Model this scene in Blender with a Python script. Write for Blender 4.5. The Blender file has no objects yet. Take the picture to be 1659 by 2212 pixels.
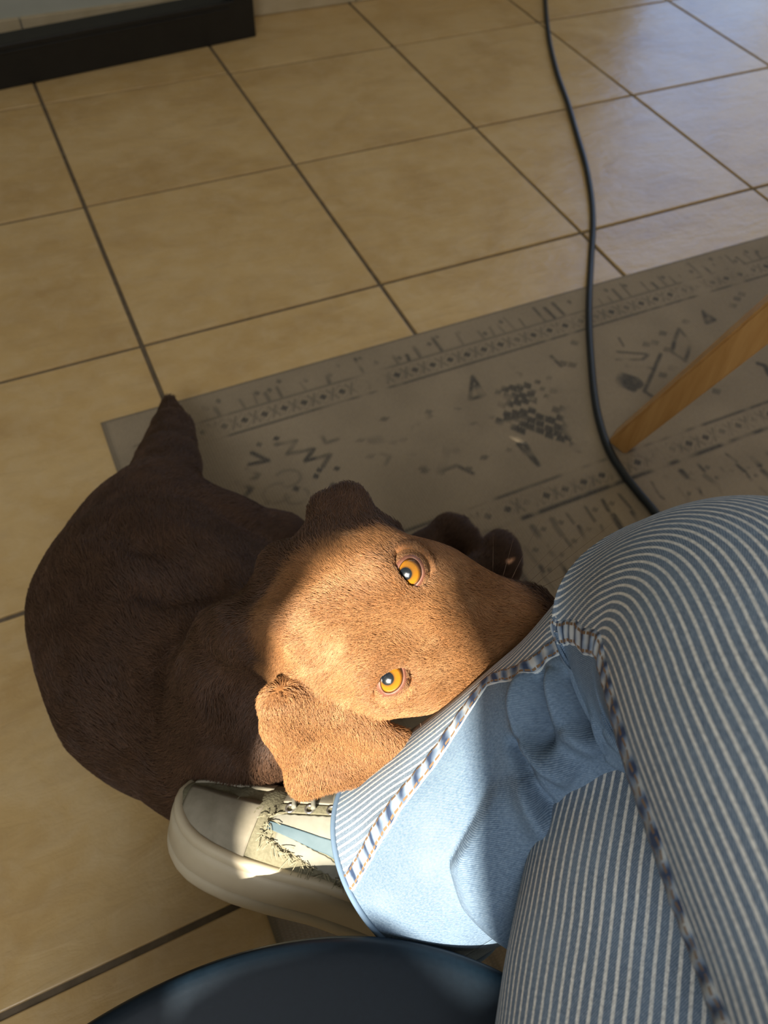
import bpy, bmesh, math, random
import numpy as np
from mathutils import Vector, Matrix

random.seed(7)
RNG = np.random.default_rng(11)
scene = bpy.context.scene
COL = scene.collection

# ------------------------------------------------------------------ camera
CAM = np.array([-0.09274221, -2.00586487, 0.9284369])
RIGHT = np.array([0.9070802, -0.41918375, 0.03860693])
DOWN = np.array([-0.31432498, -0.7354575, -0.60025167])
VIEW = np.array([0.28000951, 0.53234128, -0.79887886])
FPX = 1708.566
cd = bpy.data.cameras.new('camera')
cd.sensor_fit = 'VERTICAL'; cd.sensor_height = 36.0; cd.sensor_width = 27.0
cd.lens = FPX / 2212.0 * 36.0
cd.clip_start = 0.02
cd.dof.use_dof = True; cd.dof.focus_distance = 0.53; cd.dof.aperture_fstop = 9.0
cam = bpy.data.objects.new('camera', cd); COL.objects.link(cam)
M = Matrix(((RIGHT[0], -DOWN[0], -VIEW[0], CAM[0]), (RIGHT[1], -DOWN[1], -VIEW[1], CAM[1]),
            (RIGHT[2], -DOWN[2], -VIEW[2], CAM[2]), (0, 0, 0, 1)))
cam.matrix_world = M
scene.camera = cam

# ------------------------------------------------------------------ light
world = bpy.data.worlds.new('world'); scene.world = world; world.use_nodes = True
bg = world.node_tree.nodes['Background']
bg.inputs[0].default_value = (1.0, 0.90, 0.75, 1); bg.inputs[1].default_value = 0.315
SUN = np.array([0.585, 0.52, -0.66]); SUN /= np.linalg.norm(SUN)
sd = bpy.data.lights.new('sun', 'SUN'); sd.energy = 17.0; sd.angle = math.radians(0.53); sd.color = (1.0, 0.91, 0.76)
sun = bpy.data.objects.new('sun', sd); COL.objects.link(sun)
sun.rotation_euler = Vector((-SUN[0], -SUN[1], -SUN[2])).to_track_quat('Z', 'Y').to_euler()
wl = bpy.data.lights.new('door_daylight', 'AREA'); wl.shape = 'RECTANGLE'; wl.size = 1.7; wl.size_y = 2.0
wl.energy = 29; wl.color = (0.20, 0.46, 1.0)
wlo = bpy.data.objects.new('door_daylight', wl); COL.objects.link(wlo)
wlo.location = (2.75, 0.75, 1.10)
wlo.rotation_euler = Vector((0.25, 0.95, 0.15)).to_track_quat('Z', 'Y').to_euler()
wc = bpy.data.lights.new('added_fill', 'AREA'); wc.shape = 'RECTANGLE'; wc.size = 1.1; wc.size_y = 0.9; wc.energy = 30; wc.color = (0.95, 0.97, 1.0)  # added soft fill just inside the window, lifts the jeans and nearby floor
wco = bpy.data.objects.new('added_fill', wc); COL.objects.link(wco); wco.location = (-1.05, -2.9, 1.85)
wco.rotation_euler = Vector((-0.36, -0.50, 0.78)).to_track_quat('Z', 'Y').to_euler()
vs = scene.view_settings
vs.view_transform = 'Standard'; vs.look = 'None'; vs.exposure = 0.0; vs.gamma = 1.0; vs.use_curve_mapping = False

# ------------------------------------------------------------------ helpers
def ray(u, v):
    return VIEW + (u - 829.5) / FPX * RIGHT + (v - 1106.0) / FPX * DOWN
def P(u, v, d):                      # the point that stands d metres deep where the photo shows (u, v)
    return CAM + ray(u, v) * d
def Z(u, v, z):                      # the same, at a height z above the floor
    r = ray(u, v); return CAM + r * ((z - CAM[2]) / r[2])

def new_obj(name, me, mats=(), parent=None):
    o = bpy.data.objects.new(name, me); COL.objects.link(o)
    for m in (mats if isinstance(mats, (list, tuple)) else (mats,)):
        me.materials.append(m)
    if parent is not None: o.parent = parent
    return o
def mesh_np(name, verts, faces, mats=(), parent=None, smooth=True, uv=None, midx=None):
    me = bpy.data.meshes.new(name)
    verts = np.asarray(verts, float)
    me.from_pydata(verts.tolist() if len(verts) < 4000 else [tuple(v) for v in verts.tolist()], [], faces if isinstance(faces, list) else faces.tolist())
    if smooth: me.polygons.foreach_set('use_smooth', np.ones(len(me.polygons), bool))
    if midx is not None: me.polygons.foreach_set('material_index', np.asarray(midx, np.int32))
    if uv is not None:
        l = me.uv_layers.new(name='UVMap')
        vi = np.empty(len(me.loops), np.int32); me.loops.foreach_get('vertex_index', vi)
        l.data.foreach_set('uv', np.asarray(uv, np.float32)[vi].ravel())
    me.update()
    return new_obj(name, me, mats, parent)
def bm_obj(name, bm, mats, parent=None, smooth=False):
    bmesh.ops.recalc_face_normals(bm, faces=bm.faces)
    me = bpy.data.meshes.new(name); bm.to_mesh(me); bm.free()
    if smooth: me.polygons.foreach_set('use_smooth', np.ones(len(me.polygons), bool))
    return new_obj(name, me, mats, parent)
def box_bm(lo, hi, bevel=0.0, seg=2):
    bm = bmesh.new(); bmesh.ops.create_cube(bm, size=1)
    lo = Vector(lo); hi = Vector(hi)
    for v in bm.verts:
        v.co = Vector(((lo[i] + hi[i]) / 2 + v.co[i] * (hi[i] - lo[i]) for i in range(3)))
    if bevel: bmesh.ops.bevel(bm, geom=bm.edges[:], offset=bevel, segments=seg, affect='EDGES', profile=0.5)
    return bm
def empty(name, loc=(0, 0, 0)):
    o = bpy.data.objects.new(name, None); COL.objects.link(o); o.location = loc; o.empty_display_size = 0.05
    return o
def tag(o, label=None, cat=None, group=None, kind=None):
    if label: o['label'] = label
    if cat: o['category'] = cat
    if group: o['group'] = group
    if kind: o['kind'] = kind
    return o
def catmull(pts, n):
    pts = np.asarray(pts, float); k = len(pts)
    ext = np.vstack([2 * pts[0] - pts[1], pts, 2 * pts[-1] - pts[-2]])
    t = np.linspace(0, k - 1, n); i = np.minimum(t.astype(int), k - 2); f = (t - i)[:, None]
    p0, p1, p2, p3 = ext[i], ext[i + 1], ext[i + 2], ext[i + 3]
    return 0.5 * (2 * p1 + (p2 - p0) * f + (2 * p0 - 5 * p1 + 4 * p2 - p3) * f ** 2 + (3 * p1 - p0 - 3 * p2 + p3) * f ** 3)
def nrm(v):
    v = np.asarray(v, float); return v / np.maximum(np.linalg.norm(v, axis=-1, keepdims=True), 1e-12)
def tube(pts, rad, seg=8, up=(0, 0, 1), cap=True):
    pts = np.asarray(pts, float); n = len(pts)
    rad = np.full(n, rad) if np.isscalar(rad) else np.asarray(rad)
    t = nrm(np.gradient(pts, axis=0)); up = np.asarray(up, float)
    a = nrm(np.cross(t, up)); b = np.cross(a, t)
    th = np.linspace(0, 2 * np.pi, seg, endpoint=False)
    V = (pts[:, None] + rad[:, None, None] * (np.cos(th)[None, :, None] * a[:, None] + np.sin(th)[None, :, None] * b[:, None])).reshape(-1, 3)
    F = [(i * seg + j, i * seg + (j + 1) % seg, (i + 1) * seg + (j + 1) % seg, (i + 1) * seg + j) for i in range(n - 1) for j in range(seg)]
    if cap:
        F.append(tuple(range(seg))[::-1]); F.append(tuple((n - 1) * seg + j for j in range(seg)))
    return V, F
def joinVF(parts):
    V = []; F = []; o = 0
    for v, f in parts:
        V.append(np.asarray(v, float)); F += [tuple(i + o for i in q) for q in f]; o += len(v)
    return np.vstack(V), F

# ------------------------------------------------------------------ materials
class NT:
    def __init__(s, name):
        s.m = bpy.data.materials.new(name); s.m.use_nodes = True; s.t = s.m.node_tree
        s.b = s.t.nodes['Principled BSDF']
    def n(s, typ, **kw):
        nd = s.t.nodes.new(typ)
        for k, v in kw.items():
            if k.startswith('i_'): nd.inputs[int(k[2:]) if k[2:].isdigit() else k[2:].replace('_', ' ')].default_value = v
            else: setattr(nd, k, v)
        return nd
    def l(s, a, b):
        s.t.links.new(a, b)
    def coord(s, which='Object', scale=(1, 1, 1), rand=False):
        tc = s.n('ShaderNodeTexCoord'); mp = s.n('ShaderNodeMapping'); mp.inputs['Scale'].default_value = scale
        s.l(tc.outputs[which], mp.inputs['Vector'])
        if rand:
            oi = s.n('ShaderNodeObjectInfo'); mu = s.n('ShaderNodeVectorMath', operation='SCALE')
            mu.inputs[0].default_value = (37.0, 71.0, 13.0); s.l(oi.outputs['Random'], mu.inputs['Scale'])
            ad = s.n('ShaderNodeVectorMath', operation='ADD'); s.l(mp.outputs[0], ad.inputs[0]); s.l(mu.outputs[0], ad.inputs[1])
            return ad.outputs[0]
        return mp.outputs[0]
    def noise(s, vec, scale, detail=4, rough=0.55, dist=0.0):
        nd = s.n('ShaderNodeTexNoise'); nd.inputs['Scale'].default_value = scale; nd.inputs['Detail'].default_value = detail
        nd.inputs['Roughness'].default_value = rough; nd.inputs['Distortion'].default_value = dist
        s.l(vec, nd.inputs['Vector']); return nd.outputs['Fac']
    def ramp(s, fac, stops):
        r = s.n('ShaderNodeValToRGB'); e = r.color_ramp.elements
        while len(e) < len(stops): e.new(0.5)
        for k, (p, c) in enumerate(stops):
            e[k].position = p; e[k].color = (*c, 1) if len(c) == 3 else c
        s.l(fac, r.inputs[0]); return r.outputs[0]
    def math(s, op, a, b=None, c=None, clamp=False):
        m = s.n('ShaderNodeMath', operation=op); m.use_clamp = clamp
        for i, x in enumerate((a, b, c)):
            if x is None: continue
            if isinstance(x, (int, float)): m.inputs[i].default_value = x
            else: s.l(x, m.inputs[i])
        return m.outputs[0]
    def mix(s, fac, a, b, blend='MIX'):
        m = s.n('ShaderNodeMix', data_type='RGBA', blend_type=blend)
        for i, x in ((0, fac), (6, a), (7, b)):
            if isinstance(x, (int, float)): m.inputs[i].default_value = x
            elif isinstance(x, (tuple, list)): m.inputs[i].default_value = (*x, 1)
            else: s.l(x, m.inputs[i])
        return m.outputs[2]
    def bump(s, h, strength, dist=0.002, prev=None):
        b = s.n('ShaderNodeBump'); b.inputs['Strength'].default_value = strength; b.inputs['Distance'].default_value = dist
        s.l(h, b.inputs['Height'])
        if prev is not None: s.l(prev, b.inputs['Normal'])
        return b.outputs[0]
    def out(s, color=None, rough=None, normal=None, **kw):
        for nm, x in (('Base Color', color), ('Roughness', rough), ('Normal', normal)):
            if x is None: continue
            if isinstance(x, (int, float)): s.b.inputs[nm].default_value = x
            elif isinstance(x, (tuple, list)): s.b.inputs[nm].default_value = (*x, 1)
            else: s.l(x, s.b.inputs[nm])
        for k, v in kw.items():
            s.b.inputs[k.replace('_', ' ')].default_value = v
        return s.m
def simple(name, c1, c2, scale=20, rough=0.5, bump=0.0, stretch=(1, 1, 1), coord='Object', detail=4, **kw):
    N = NT(name); v = N.coord(coord, stretch); f = N.noise(v, scale, detail)
    col = N.ramp(f, [(0.3, c1), (0.7, c2)])
    return N.out(col, rough, N.bump(f, bump) if bump else None, **kw)

def tile_material():
    N = NT('stone_tile'); v = N.coord('Object', rand=True)
    a = N.noise(v, 5.0, 6, 0.6, 0.6); b = N.noise(v, 26.0, 6, 0.65, 0.3)
    vs_ = N.n('ShaderNodeMapping'); vs_.inputs['Scale'].default_value = (1, 3.2, 1); vs_.inputs['Rotation'].default_value = (0, 0, 0.6); N.l(v, vs_.inputs[0])
    c = N.noise(vs_.outputs[0], 11.0, 5, 0.6, 0.8)
    col = N.ramp(a, [(0.25, (0.45, 0.286, 0.112)), (0.5, (0.57, 0.386, 0.165)), (0.75, (0.65, 0.468, 0.228))])
    col = N.mix(N.math('MULTIPLY', N.ramp(b, [(0.42, (0, 0, 0)), (0.72, (1, 1, 1))]), 0.45), col, (0.66, 0.51, 0.30))
    col = N.mix(N.math('MULTIPLY', N.ramp(c, [(0.5, (0, 0, 0)), (0.8, (1, 1, 1))]), 0.4), col, (0.40, 0.26, 0.12))
    h = N.math('ADD', N.math('MULTIPLY', b, 0.5), N.math('MULTIPLY', c, 0.7))
    return N.out(col, N.math('MULTIPLY_ADD', b, 0.25, 0.22), N.bump(h, 0.7, 0.004))
M_TILE = tile_material()
M_GROUT = simple('grout', (0.10, 0.075, 0.045), (0.17, 0.13, 0.085), 60, 0.9, 0.3)
M_WALL = simple('painted_wall', (0.42, 0.43, 0.37), (0.46, 0.47, 0.41), 9, 0.8, 0.05)
M_BASE = simple('skirting_tile', (0.44, 0.36, 0.22), (0.55, 0.46, 0.31), 14, 0.5, 0.05)
M_BLACK = simple('black_lacquer', (0.004, 0.004, 0.004), (0.008, 0.008, 0.007), 30, 0.45, 0.05)
M_CABLE = simple('cable_rubber', (0.005, 0.009, 0.012), (0.009, 0.014, 0.018), 80, 0.5, 0.05)
M_CURTAIN = simple('curtain_cloth', (0.45, 0.43, 0.38), (0.52, 0.50, 0.45), 40, 0.9, 0.1)
def wood_material():
    N = NT('oak_wood'); v = N.coord('Object', (1, 1, 0.08)); f = N.noise(v, 90, 6, 0.6, 0.5); g = N.noise(v, 14, 3)
    col = N.ramp(f, [(0.3, (0.40, 0.20, 0.055)), (0.7, (0.58, 0.33, 0.115))])
    col = N.mix(N.math('MULTIPLY', g, 0.35), col, (0.28, 0.12, 0.03))
    return N.out(col, 0.38, N.bump(f, 0.12, 0.0008))
M_WOOD = wood_material()
M_NAVY = simple('navy_plastic', (0.0025, 0.008, 0.015), (0.0035, 0.010, 0.018), 300, 0.40, 0.02, detail=2, Specular_IOR_Level=0.25)

# ------------------------------------------------------------------ the setting
T = 0.45
fl = mesh_np('floor', [(-1.2, -4.2, -0.0035), (4.0, -4.2, -0.0035), (4.0, 0.30, -0.0035), (-1.2, 0.30, -0.0035),
                       (-1.2, -4.2, -0.06), (4.0, -4.2, -0.06), (4.0, 0.30, -0.06), (-1.2, 0.30, -0.06)],
             [(0, 1, 2, 3), (4, 7, 6, 5), (0, 4, 5, 1), (1, 5, 6, 2), (2, 6, 7, 3), (3, 7, 4, 0)], M_GROUT, smooth=False)
tag(fl, 'beige stone tiled floor', kind='structure')
J = 0.0038
def tile_mesh(x0, x1, y0, y1):
    bm = box_bm((x0, y0, -0.03), (x1, y1, 0.0), 0.0016, 2)
    bmesh.ops.recalc_face_normals(bm, faces=bm.faces)
    me = bpy.data.meshes.new('tile'); bm.to_mesh(me); bm.free(); me.materials.append(M_TILE); return me
full = tile_mesh(-T / 2 + J, T / 2 - J, -T / 2 + J, T / 2 - J)
for ia in range(-2, 8):
    for ib in range(-1, 8):
        cx, cy = (ia + 0.5) * T, -(ib + 0.5) * T
        me = full
        if cy + T / 2 > 0.30: me = tile_mesh(-T / 2 + J, T / 2 - J, -T / 2 + J, 0.295 - cy)
        o = bpy.data.objects.new('tile', me); COL.objects.link(o); o.parent = fl
        o.location = (cx, cy, random.uniform(-0.0004, 0.0004)); o.rotation_euler = (random.uniform(-.001, .001), random.uniform(-.001, .001), 0)
wb = bm_obj('wall_back', box_bm((-1.3, 0.30, -0.05), (1.95, 0.42, 2.6)), M_WALL); tag(wb, 'pale grey painted back wall', kind='structure')
bm_obj('wall_panel', box_bm((3.55, 0.30, -0.05), (4.0, 0.42, 2.6)), M_WALL, wb); bm_obj('wall_panel', box_bm((1.95, 0.30, 2.15), (3.55, 0.42, 2.6)), M_WALL, wb)
dr = empty('door_1', (2.75, .36, 0)); tag(dr, 'glazed door opening in the back wall', kind='structure')
for lo, hi in (((-.80, -.03, 0), (-.74, .03, 2.15)), ((.74, -.03, 0), (.80, .03, 2.15)), ((-.74, -.03, 2.08), (.74, .03, 2.15)), ((-.03, -.03, 0), (.03, .03, 2.08)), ((-.74, -.03, 0), (-.03, .03, .06)), ((.03, -.03, 0), (.74, .03, .06))):
    bm_obj('door_frame', box_bm(lo, hi, .004), M_BASE, dr)
bb = empty('baseboard_back', (0, 0.30, 0)); tag(bb, 'beige tiled skirting along the back wall', kind='structure')
for k in range(-3, 4):
    x0 = 0.02 + (k) * T
    o = bm_obj('skirting_tile', box_bm((x0 + .002, -0.012, 0.001), (x0 + T - .002, 0.0, 0.072), 0.0015), M_BASE, bb)
# unseen left wall, window and curtains added to cut the sun to one beam
WX = -1.2
wlft = bm_obj('sunblock_wall_left', box_bm((WX - .12, -2.55, -0.05), (WX, 0.42, 4.6)), M_WALL); tag(wlft, 'unseen pale grey wall left of the dog, raised to block the sun', kind='structure')  # unseen, raised far above room height so no sun spills over
for nm, lo, hi in (('wall_panel', (WX - .12, -6.5, -.05), (WX, -3.75, 4.6)), ('wall_panel', (WX - .12, -3.75, -.05), (WX, -2.55, 1.36)), ('wall_panel', (WX - .12, -3.75, 2.2), (WX, -2.55, 4.6))):
    bm_obj(nm, box_bm(lo, hi), M_WALL, wlft)
win = empty('added_window', (WX, -3.15, 1.36)); tag(win, 'unseen window opening in the left wall, added for the sunbeam', kind='structure')  # unseen opening put in to let the sunbeam through
for lo, hi in (((-.10, -.60, 0), (-.04, .60, .05)), ((-.10, -.60, .79), (-.04, .60, .84)), ((-.10, -.60, .05), (-.04, -.55, .79)), ((-.10, .55, .05), (-.04, .60, .79))):
    bm_obj('window_frame', box_bm(lo, hi, .004), M_BASE, win)
def added_curtain(name, label, inner, outer):
    # inner / outer edge: y as a function of z, cloth hung in soft pleats
    zs = np.linspace(1.25, 2.28, 100); V = []
    nu = 60
    for z in zs:
        yi = np.interp(z, [p[0] for p in inner], [p[1] for p in inner]); yo = outer
        for k in range(nu):
            t = k / (nu - 1); y = yi + (yo - yi) * t
            V.append((WX + .05 + .012 * math.sin(t * 40) * min(1, t * 6), y, z))
    F = [(i * nu + j, i * nu + j + 1, (i + 1) * nu + j + 1, (i + 1) * nu + j) for i in range(99) for j in range(nu - 1)]
    o = mesh_np(name, V, F, M_CURTAIN)
    s = o.modifiers.new('s', 'SOLIDIFY'); s.thickness = 0.002
    tag(o, label, 'added_curtain'); return o
added_curtain('added_curtain', 'unseen pale cloth added to trim the sunbeam on the dog side', [(1.25, -2.80), (1.44, -2.80), (1.455, -2.77), (1.47, -2.75), (1.50, -2.735), (1.60, -2.738), (1.698, -2.748), (1.778, -2.755), (1.815, -2.772), (1.839, -2.79), (1.852, -2.83), (1.858, -2.862), (2.28, -2.89)], -2.15)  # added light blocker, inner edge follows the outline of the sunlit area
added_curtain('added_curtain', 'unseen pale cloth added to trim the sunbeam on the far side', [(1.25, -2.79), (1.455, -2.79), (1.50, -2.82), (1.56, -2.875), (1.61, -2.92), (1.64, -3.01), (1.67, -3.03), (1.72, -2.995), (1.76, -2.97), (1.79, -2.955), (1.82, -2.93), (1.843, -2.90), (1.858, -2.858), (2.28, -2.87)], -3.95)  # added light blocker closing the other side of the beam

# ------------------------------------------------------------------ black frame by the wall
fr = empty('floor_frame', (0.26, 0.165, 0)); tag(fr, 'long black box rail with an upright post in front of the wall', 'frame')
ang = math.atan2(0.174 - 0.099, 0.584 + 0.079)
fr.rotation_euler = (0, 0, ang)
rl = bm_obj('bottom_rail', box_bm((-1.1, -.03, 0), (0.32, .035, .094), .003), M_BLACK, fr)
bm_obj('front_lip', box_bm((-1.08, -.033, .074), (0.25, -.03, .080), .001), M_BLACK, rl)
bm_obj('upright_post', box_bm((0.265, -.031, .09), (0.321, .036, .95), .003), M_BLACK, fr)
bm_obj('upright_post', box_bm((-1.1, -.03, .09), (-1.05, .035, .95), .003), M_BLACK, fr)

# ------------------------------------------------------------------ rug (woven print held in a colour attribute)
RX0, RX1, RY0, RY1 = -0.105, 1.755, -2.55, -1.053
STEP = 0.003
nx = int((RX1 - RX0) / STEP) + 1; ny = int((RY1 - RY0) / STEP) + 1
gx, gy = np.meshgrid(np.linspace(RX0, RX1, nx), np.linspace(RY0, RY1, ny))
ink = np.zeros_like(gx)
def smooth_noise(shape, cells, seed):
    r = np.random.default_rng(seed); h, w = shape
    cy, cx = max(2, int(cells * h / w)), cells
    g = r.random((cy + 2, cx + 2))
    yy = np.linspace(0, cy, h); xx = np.linspace(0, cx, w)
    iy = np.minimum(yy.astype(int), cy - 1); ix = np.minimum(xx.astype(int), cx - 1)
    fy = (yy - iy)[:, None]; fx = (xx - ix)[None]; fy = fy * fy * (3 - 2 * fy); fx = fx * fx * (3 - 2 * fx)
    a = g[np.ix_(iy, ix)]; b = g[np.ix_(iy, ix + 1)]; c = g[np.ix_(iy + 1, ix)]; d = g[np.ix_(iy + 1, ix + 1)]
    return (a * (1 - fx) + b * fx) * (1 - fy) + (c * (1 - fx) + d * fx) * fy
def win_(cx0, cx1, cy0, cy1):
    i0 = max(0, int((cx0 - RX0) / STEP) - 3); i1 = min(nx, int((cx1 - RX0) / STEP) + 4)
    j0 = max(0, int((cy0 - RY0) / STEP) - 3); j1 = min(ny, int((cy1 - RY0) / STEP) + 4)
    return slice(j0, max(j0, j1)), slice(i0, max(i0, i1))
def put(sl, d, w, a):
    if ink[sl].size: ink[sl] = np.maximum(ink[sl], a * np.clip((w - d) / STEP + 0.5, 0, 1))
def seg(p, q, w=0.0025, a=1.0):
    w = w * 1.2
    p = np.array(p[:2], float); q = np.array(q[:2], float)
    sl = win_(min(p[0], q[0]) - w, max(p[0], q[0]) + w, min(p[1], q[1]) - w, max(p[1], q[1]) + w)
    X = gx[sl] - p[0]; Y = gy[sl] - p[1]; d = q - p
    t = np.clip((X * d[0] + Y * d[1]) / max(d @ d, 1e-9), 0, 1)
    put(sl, np.hypot(X - t * d[0], Y - t * d[1]), w, a)
def poly(ps, w=0.0025, a=1.0, closed=False):
    for k in range(len(ps) - (0 if closed else 1)): seg(ps[k], ps[(k + 1) % len(ps)], w, a)
def diamond(c, rx, ry, a=1.0, hollow=0.0):
    sl = win_(c[0] - rx, c[0] + rx, c[1] - ry, c[1] + ry)
    d = (np.abs(gx[sl] - c[0]) / rx + np.abs(gy[sl] - c[1]) / ry)
    v = np.clip((1 - d) * 4, 0, 1) * (d > hollow)
    if ink[sl].size: ink[sl] = np.maximum(ink[sl], a * v)
def F2(u, v): return Z(u, v, 0)[:2]
def px(ps, w=0.0025, a=1.0, closed=False): poly([F2(*p) for p in ps], w, a, closed)
def chain(y, x0, x1, step=0.0335, a=0.9):
    x = x0
    while x < x1:
        diamond((x, y), .0085, .0085, a, 0.0)
        diamond((x, y), .0165, .020, 0.35 * a, 0.72)
        m = x + step / 2
        seg((m - .006, y - .012), (m + .006, y + .012), .0016, .6 * a); seg((m - .006, y + .012), (m + .006, y - .012), .0016, .6 * a)
        x += step
for y, w, a in ((-1.116, .002, .55), (-1.160, .0022, .7), (-1.434, .0022, .8), (-1.481, .0032, .95), (-2.02, .003, .9), (-2.066, .0025, .8)): seg((RX0 + .06, y), (RX1, y), w, a)
chain(-1.138, RX0 + .075, RX1); chain(-1.458, 0.20, RX1); chain(-2.043, RX0 + .07, RX1)
# short cross marks between the top edge and the first chain
for x in np.arange(RX0 + .05, RX1, .021):
    if random.random() < .75:
        h = random.uniform(.012, .042); seg((x, -1.112), (x + random.uniform(-.003, .003), -1.112 + h), random.choice([.0016, .0022, .003]), random.uniform(.35, .85))
    if random.random() < .45: diamond((x + .008, -1.09 + random.uniform(-.012, .014)), .006, .008, .6)
# left end band
for y in np.arange(-2.4, -1.1, .026):
    for x in (RX0 + .018, RX0 + .036):
        if random.random() < .55: seg((x, y), (x + .012, y + random.uniform(-.008, .008)), .002, random.uniform(.4, .9))
# dotted columns of the middle field
for x in np.arange(-.06, RX1, .030):
    y = -1.50
    while y > -2.0:
        h = random.uniform(.006, .03)
        if random.random() < .8:
            seg((x + random.uniform(-.003, .003), y), (x + random.uniform(-.003, .003), y - h), random.choice([.0018, .0028, .004]), random.uniform(.35, 1))
            if random.random() < .5: diamond((x + .011, y - .01), .006, .006, .55)
        y -= h + random.uniform(.003, .012)
# motifs read off the photograph
px([(545, 983), (580, 1000), (540, 1008)], .0030); px([(597, 965), (640, 957), (622, 985), (678, 975), (660, 1000), (713, 987), (698, 1012)], .0030, 1)
px([(512, 1047), (545, 1060), (522, 1083), (505, 1088)], .0032); px([(533, 1018), (560, 1030)], .003, .9); px([(540, 1040), (556, 1036)], .003, .7)
px([(692, 937), (704, 962), (730, 953)], .0025, .8)
for u, v in ((598, 952), (728, 1017), (683, 1034), (720, 1052), (690, 1020), (565, 1098), (578, 1090), (572, 1112), (595, 1118), (460, 1032), (706, 1085), (640, 1060), (560, 965)): diamond(F2(u, v), .007, .007, .95)
for c0, r in (((622, 1038), .020), ((600, 1070), .022), ((642, 1076), .018)):
    c_ = F2(*c0); a0 = random.random() * 6
    poly([(c_[0] + r * math.cos(a0 + t), c_[1] + .8 * r * math.sin(a0 + t)) for t in np.linspace(0, 4.4, 12)], .0022, .35)
px([(1020, 818), (1014, 868), (1046, 858)], .0028, .95, True); px([(1026, 838), (1034, 854)], .003, .7)
px([(1118, 965), (1132, 962), (1162, 1010)], .003, .95, True); diamond(F2(1098, 977), .008, .006, .8)
px([(1000, 925), (1030, 918), (1043, 932), (1030, 947)], .0025, .7)
for u, v in ((925, 905), (885, 930), (900, 918), (870, 955), (893, 985), (912, 1015), (918, 1022), (850, 960), (925, 895), (830, 910), (1045, 993), (985, 890), (1010, 1018), (800, 990), (780, 955)): diamond(F2(u, v), .011, .007, .6)
px([(950, 1025), (970, 960), (990, 985)], .006, .55); px([(945, 1025), (985, 1010), (1020, 1027)], .003, .75); px([(805, 955), (845, 950)], .008, .35); px([(825, 985), (842, 990), (832, 1008)], .003, .45)
# the two stepped trees: rows of small checks
def tree(cx, rows, x0):
    for k, (u0, u1, v0, v1, n) in enumerate(rows):
        for t in np.linspace(0, 1, n):
            c_ = F2(u0 + (u1 - u0) * t, v0 + (v1 - v0) * t)
            diamond(c_, .010, .012, .95, 0.0)
tree(0, [(1103, 1106, 795, 797, 1), (1098, 1118, 823, 815, 3), (1090, 1138, 845, 838, 4), (1095, 1145, 862, 858, 4), (1083, 1150, 880, 868, 5), (1095, 1148, 900, 892, 4), (1078, 1130, 915, 905, 4), (1110, 1165, 928, 905, 4), (1125, 1185, 935, 912, 4)], 0)
tree(0, [(1195, 1240, 850, 850, 3), (1190, 1262, 868, 870, 4), (1200, 1262, 890, 882, 5), (1190, 1265, 912, 895, 5), (1165, 1262, 935, 915, 6), (1185, 1258, 945, 930, 5), (1210, 1255, 952, 945, 4), (1238, 1258, 968, 962, 2), (1246, 1247, 975, 975, 1)], 0)
for u, v in ((1160, 830), (1170, 845), (1185, 822), (1205, 840), (1150, 850), (1075, 852), (1268, 858), (1215, 862), (1120, 850), (1060, 905), (1180, 860)): diamond(F2(u, v), .008, .007, .7)
# right of the cord
px([(1333, 765), (1400, 770), (1385, 782), (1330, 782)], .0025, .7); px([(1352, 795), (1405, 800)], .0025, .6); px([(1425, 770), (1390, 850), (1405, 860)], .003, .8)
px([(1455, 740), (1450, 765), (1478, 785), (1490, 745), (1465, 715)], .003, .85, True); px([(1340, 815), (1372, 825), (1365, 845), (1335, 830)], .006, .9, True); px([(1345, 830), (1370, 832)], .012, .9)
px([(1518, 678), (1540, 695), (1525, 702)], .004, .85, True); px([(1300, 905), (1330, 895), (1322, 930)], .0026, .85, True)
px([(1635, 790), (1650, 795), (1659, 815)], .004, .9); px([(1335, 735), (1345, 752)], .002, .7); px([(1190, 775), (1210, 795)], .003, .8)
for u, v in ((1395, 748), (1430, 725), (1412, 745), (1440, 760), (1450, 800), (1430, 815), (1590, 650), (1600, 640), (1580, 665), (1600, 760), (1240, 745), (1215, 790), (1235, 793), (1545, 850), (1480, 700)): diamond(F2(u, v), .012, .010, .55)
wear = 0.55 * smooth_noise(gx.shape, 26, 1) + 0.45 * smooth_noise(gx.shape, 110, 2)
fine = np.random.default_rng(3).random(gx.shape)
ink = np.clip(ink * 1.15, 0, 1) * np.clip((wear - 0.30) * 3.6, 0.06, 0.9) * (0.80 + 0.20 * fine)
warm = np.clip((smooth_noise(gx.shape, 7, 4) - 0.55) * 3, 0, 1) * (gy < -1.49)
edge = np.minimum(np.minimum(gx - RX0, RX1 - gx), np.minimum(gy - RY0, RY1 - gy))
bind = np.clip((0.010 - edge) / 0.003, 0, 1)
base = np.stack([0.300 + 0 * gx, 0.236 + 0 * gx, 0.155 + 0 * gx], -1)
base *= (0.86 + 0.20 * smooth_noise(gx.shape, 40, 5) + 0.10 * (fine - .5))[..., None]
base = base * (1 - .5 * warm[..., None]) + np.array([.36, .22, .12]) * .5 * warm[..., None]
dark = np.array([0.020, 0.024, 0.026])
rc = base * (1 - ink[..., None]) + dark * ink[..., None]
rc = rc * (1 - .6 * bind[..., None]) + np.array([.16, .13, .09]) * .6 * bind[..., None]
zz = 0.005 + 0.0004 * fine - np.clip(0.004 - edge, 0, .004)
V = np.stack([gx, gy, zz], -1).reshape(-1, 3)
idx = np.arange(nx * ny).reshape(ny, nx)
F = np.stack([idx[:-1, :-1], idx[:-1, 1:], idx[1:, 1:], idx[1:, :-1]], -1).reshape(-1, 4)
me = bpy.data.meshes.new('rug')
me.vertices.add(len(V)); me.vertices.foreach_set('co', V.astype(np.float32).ravel())
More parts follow.
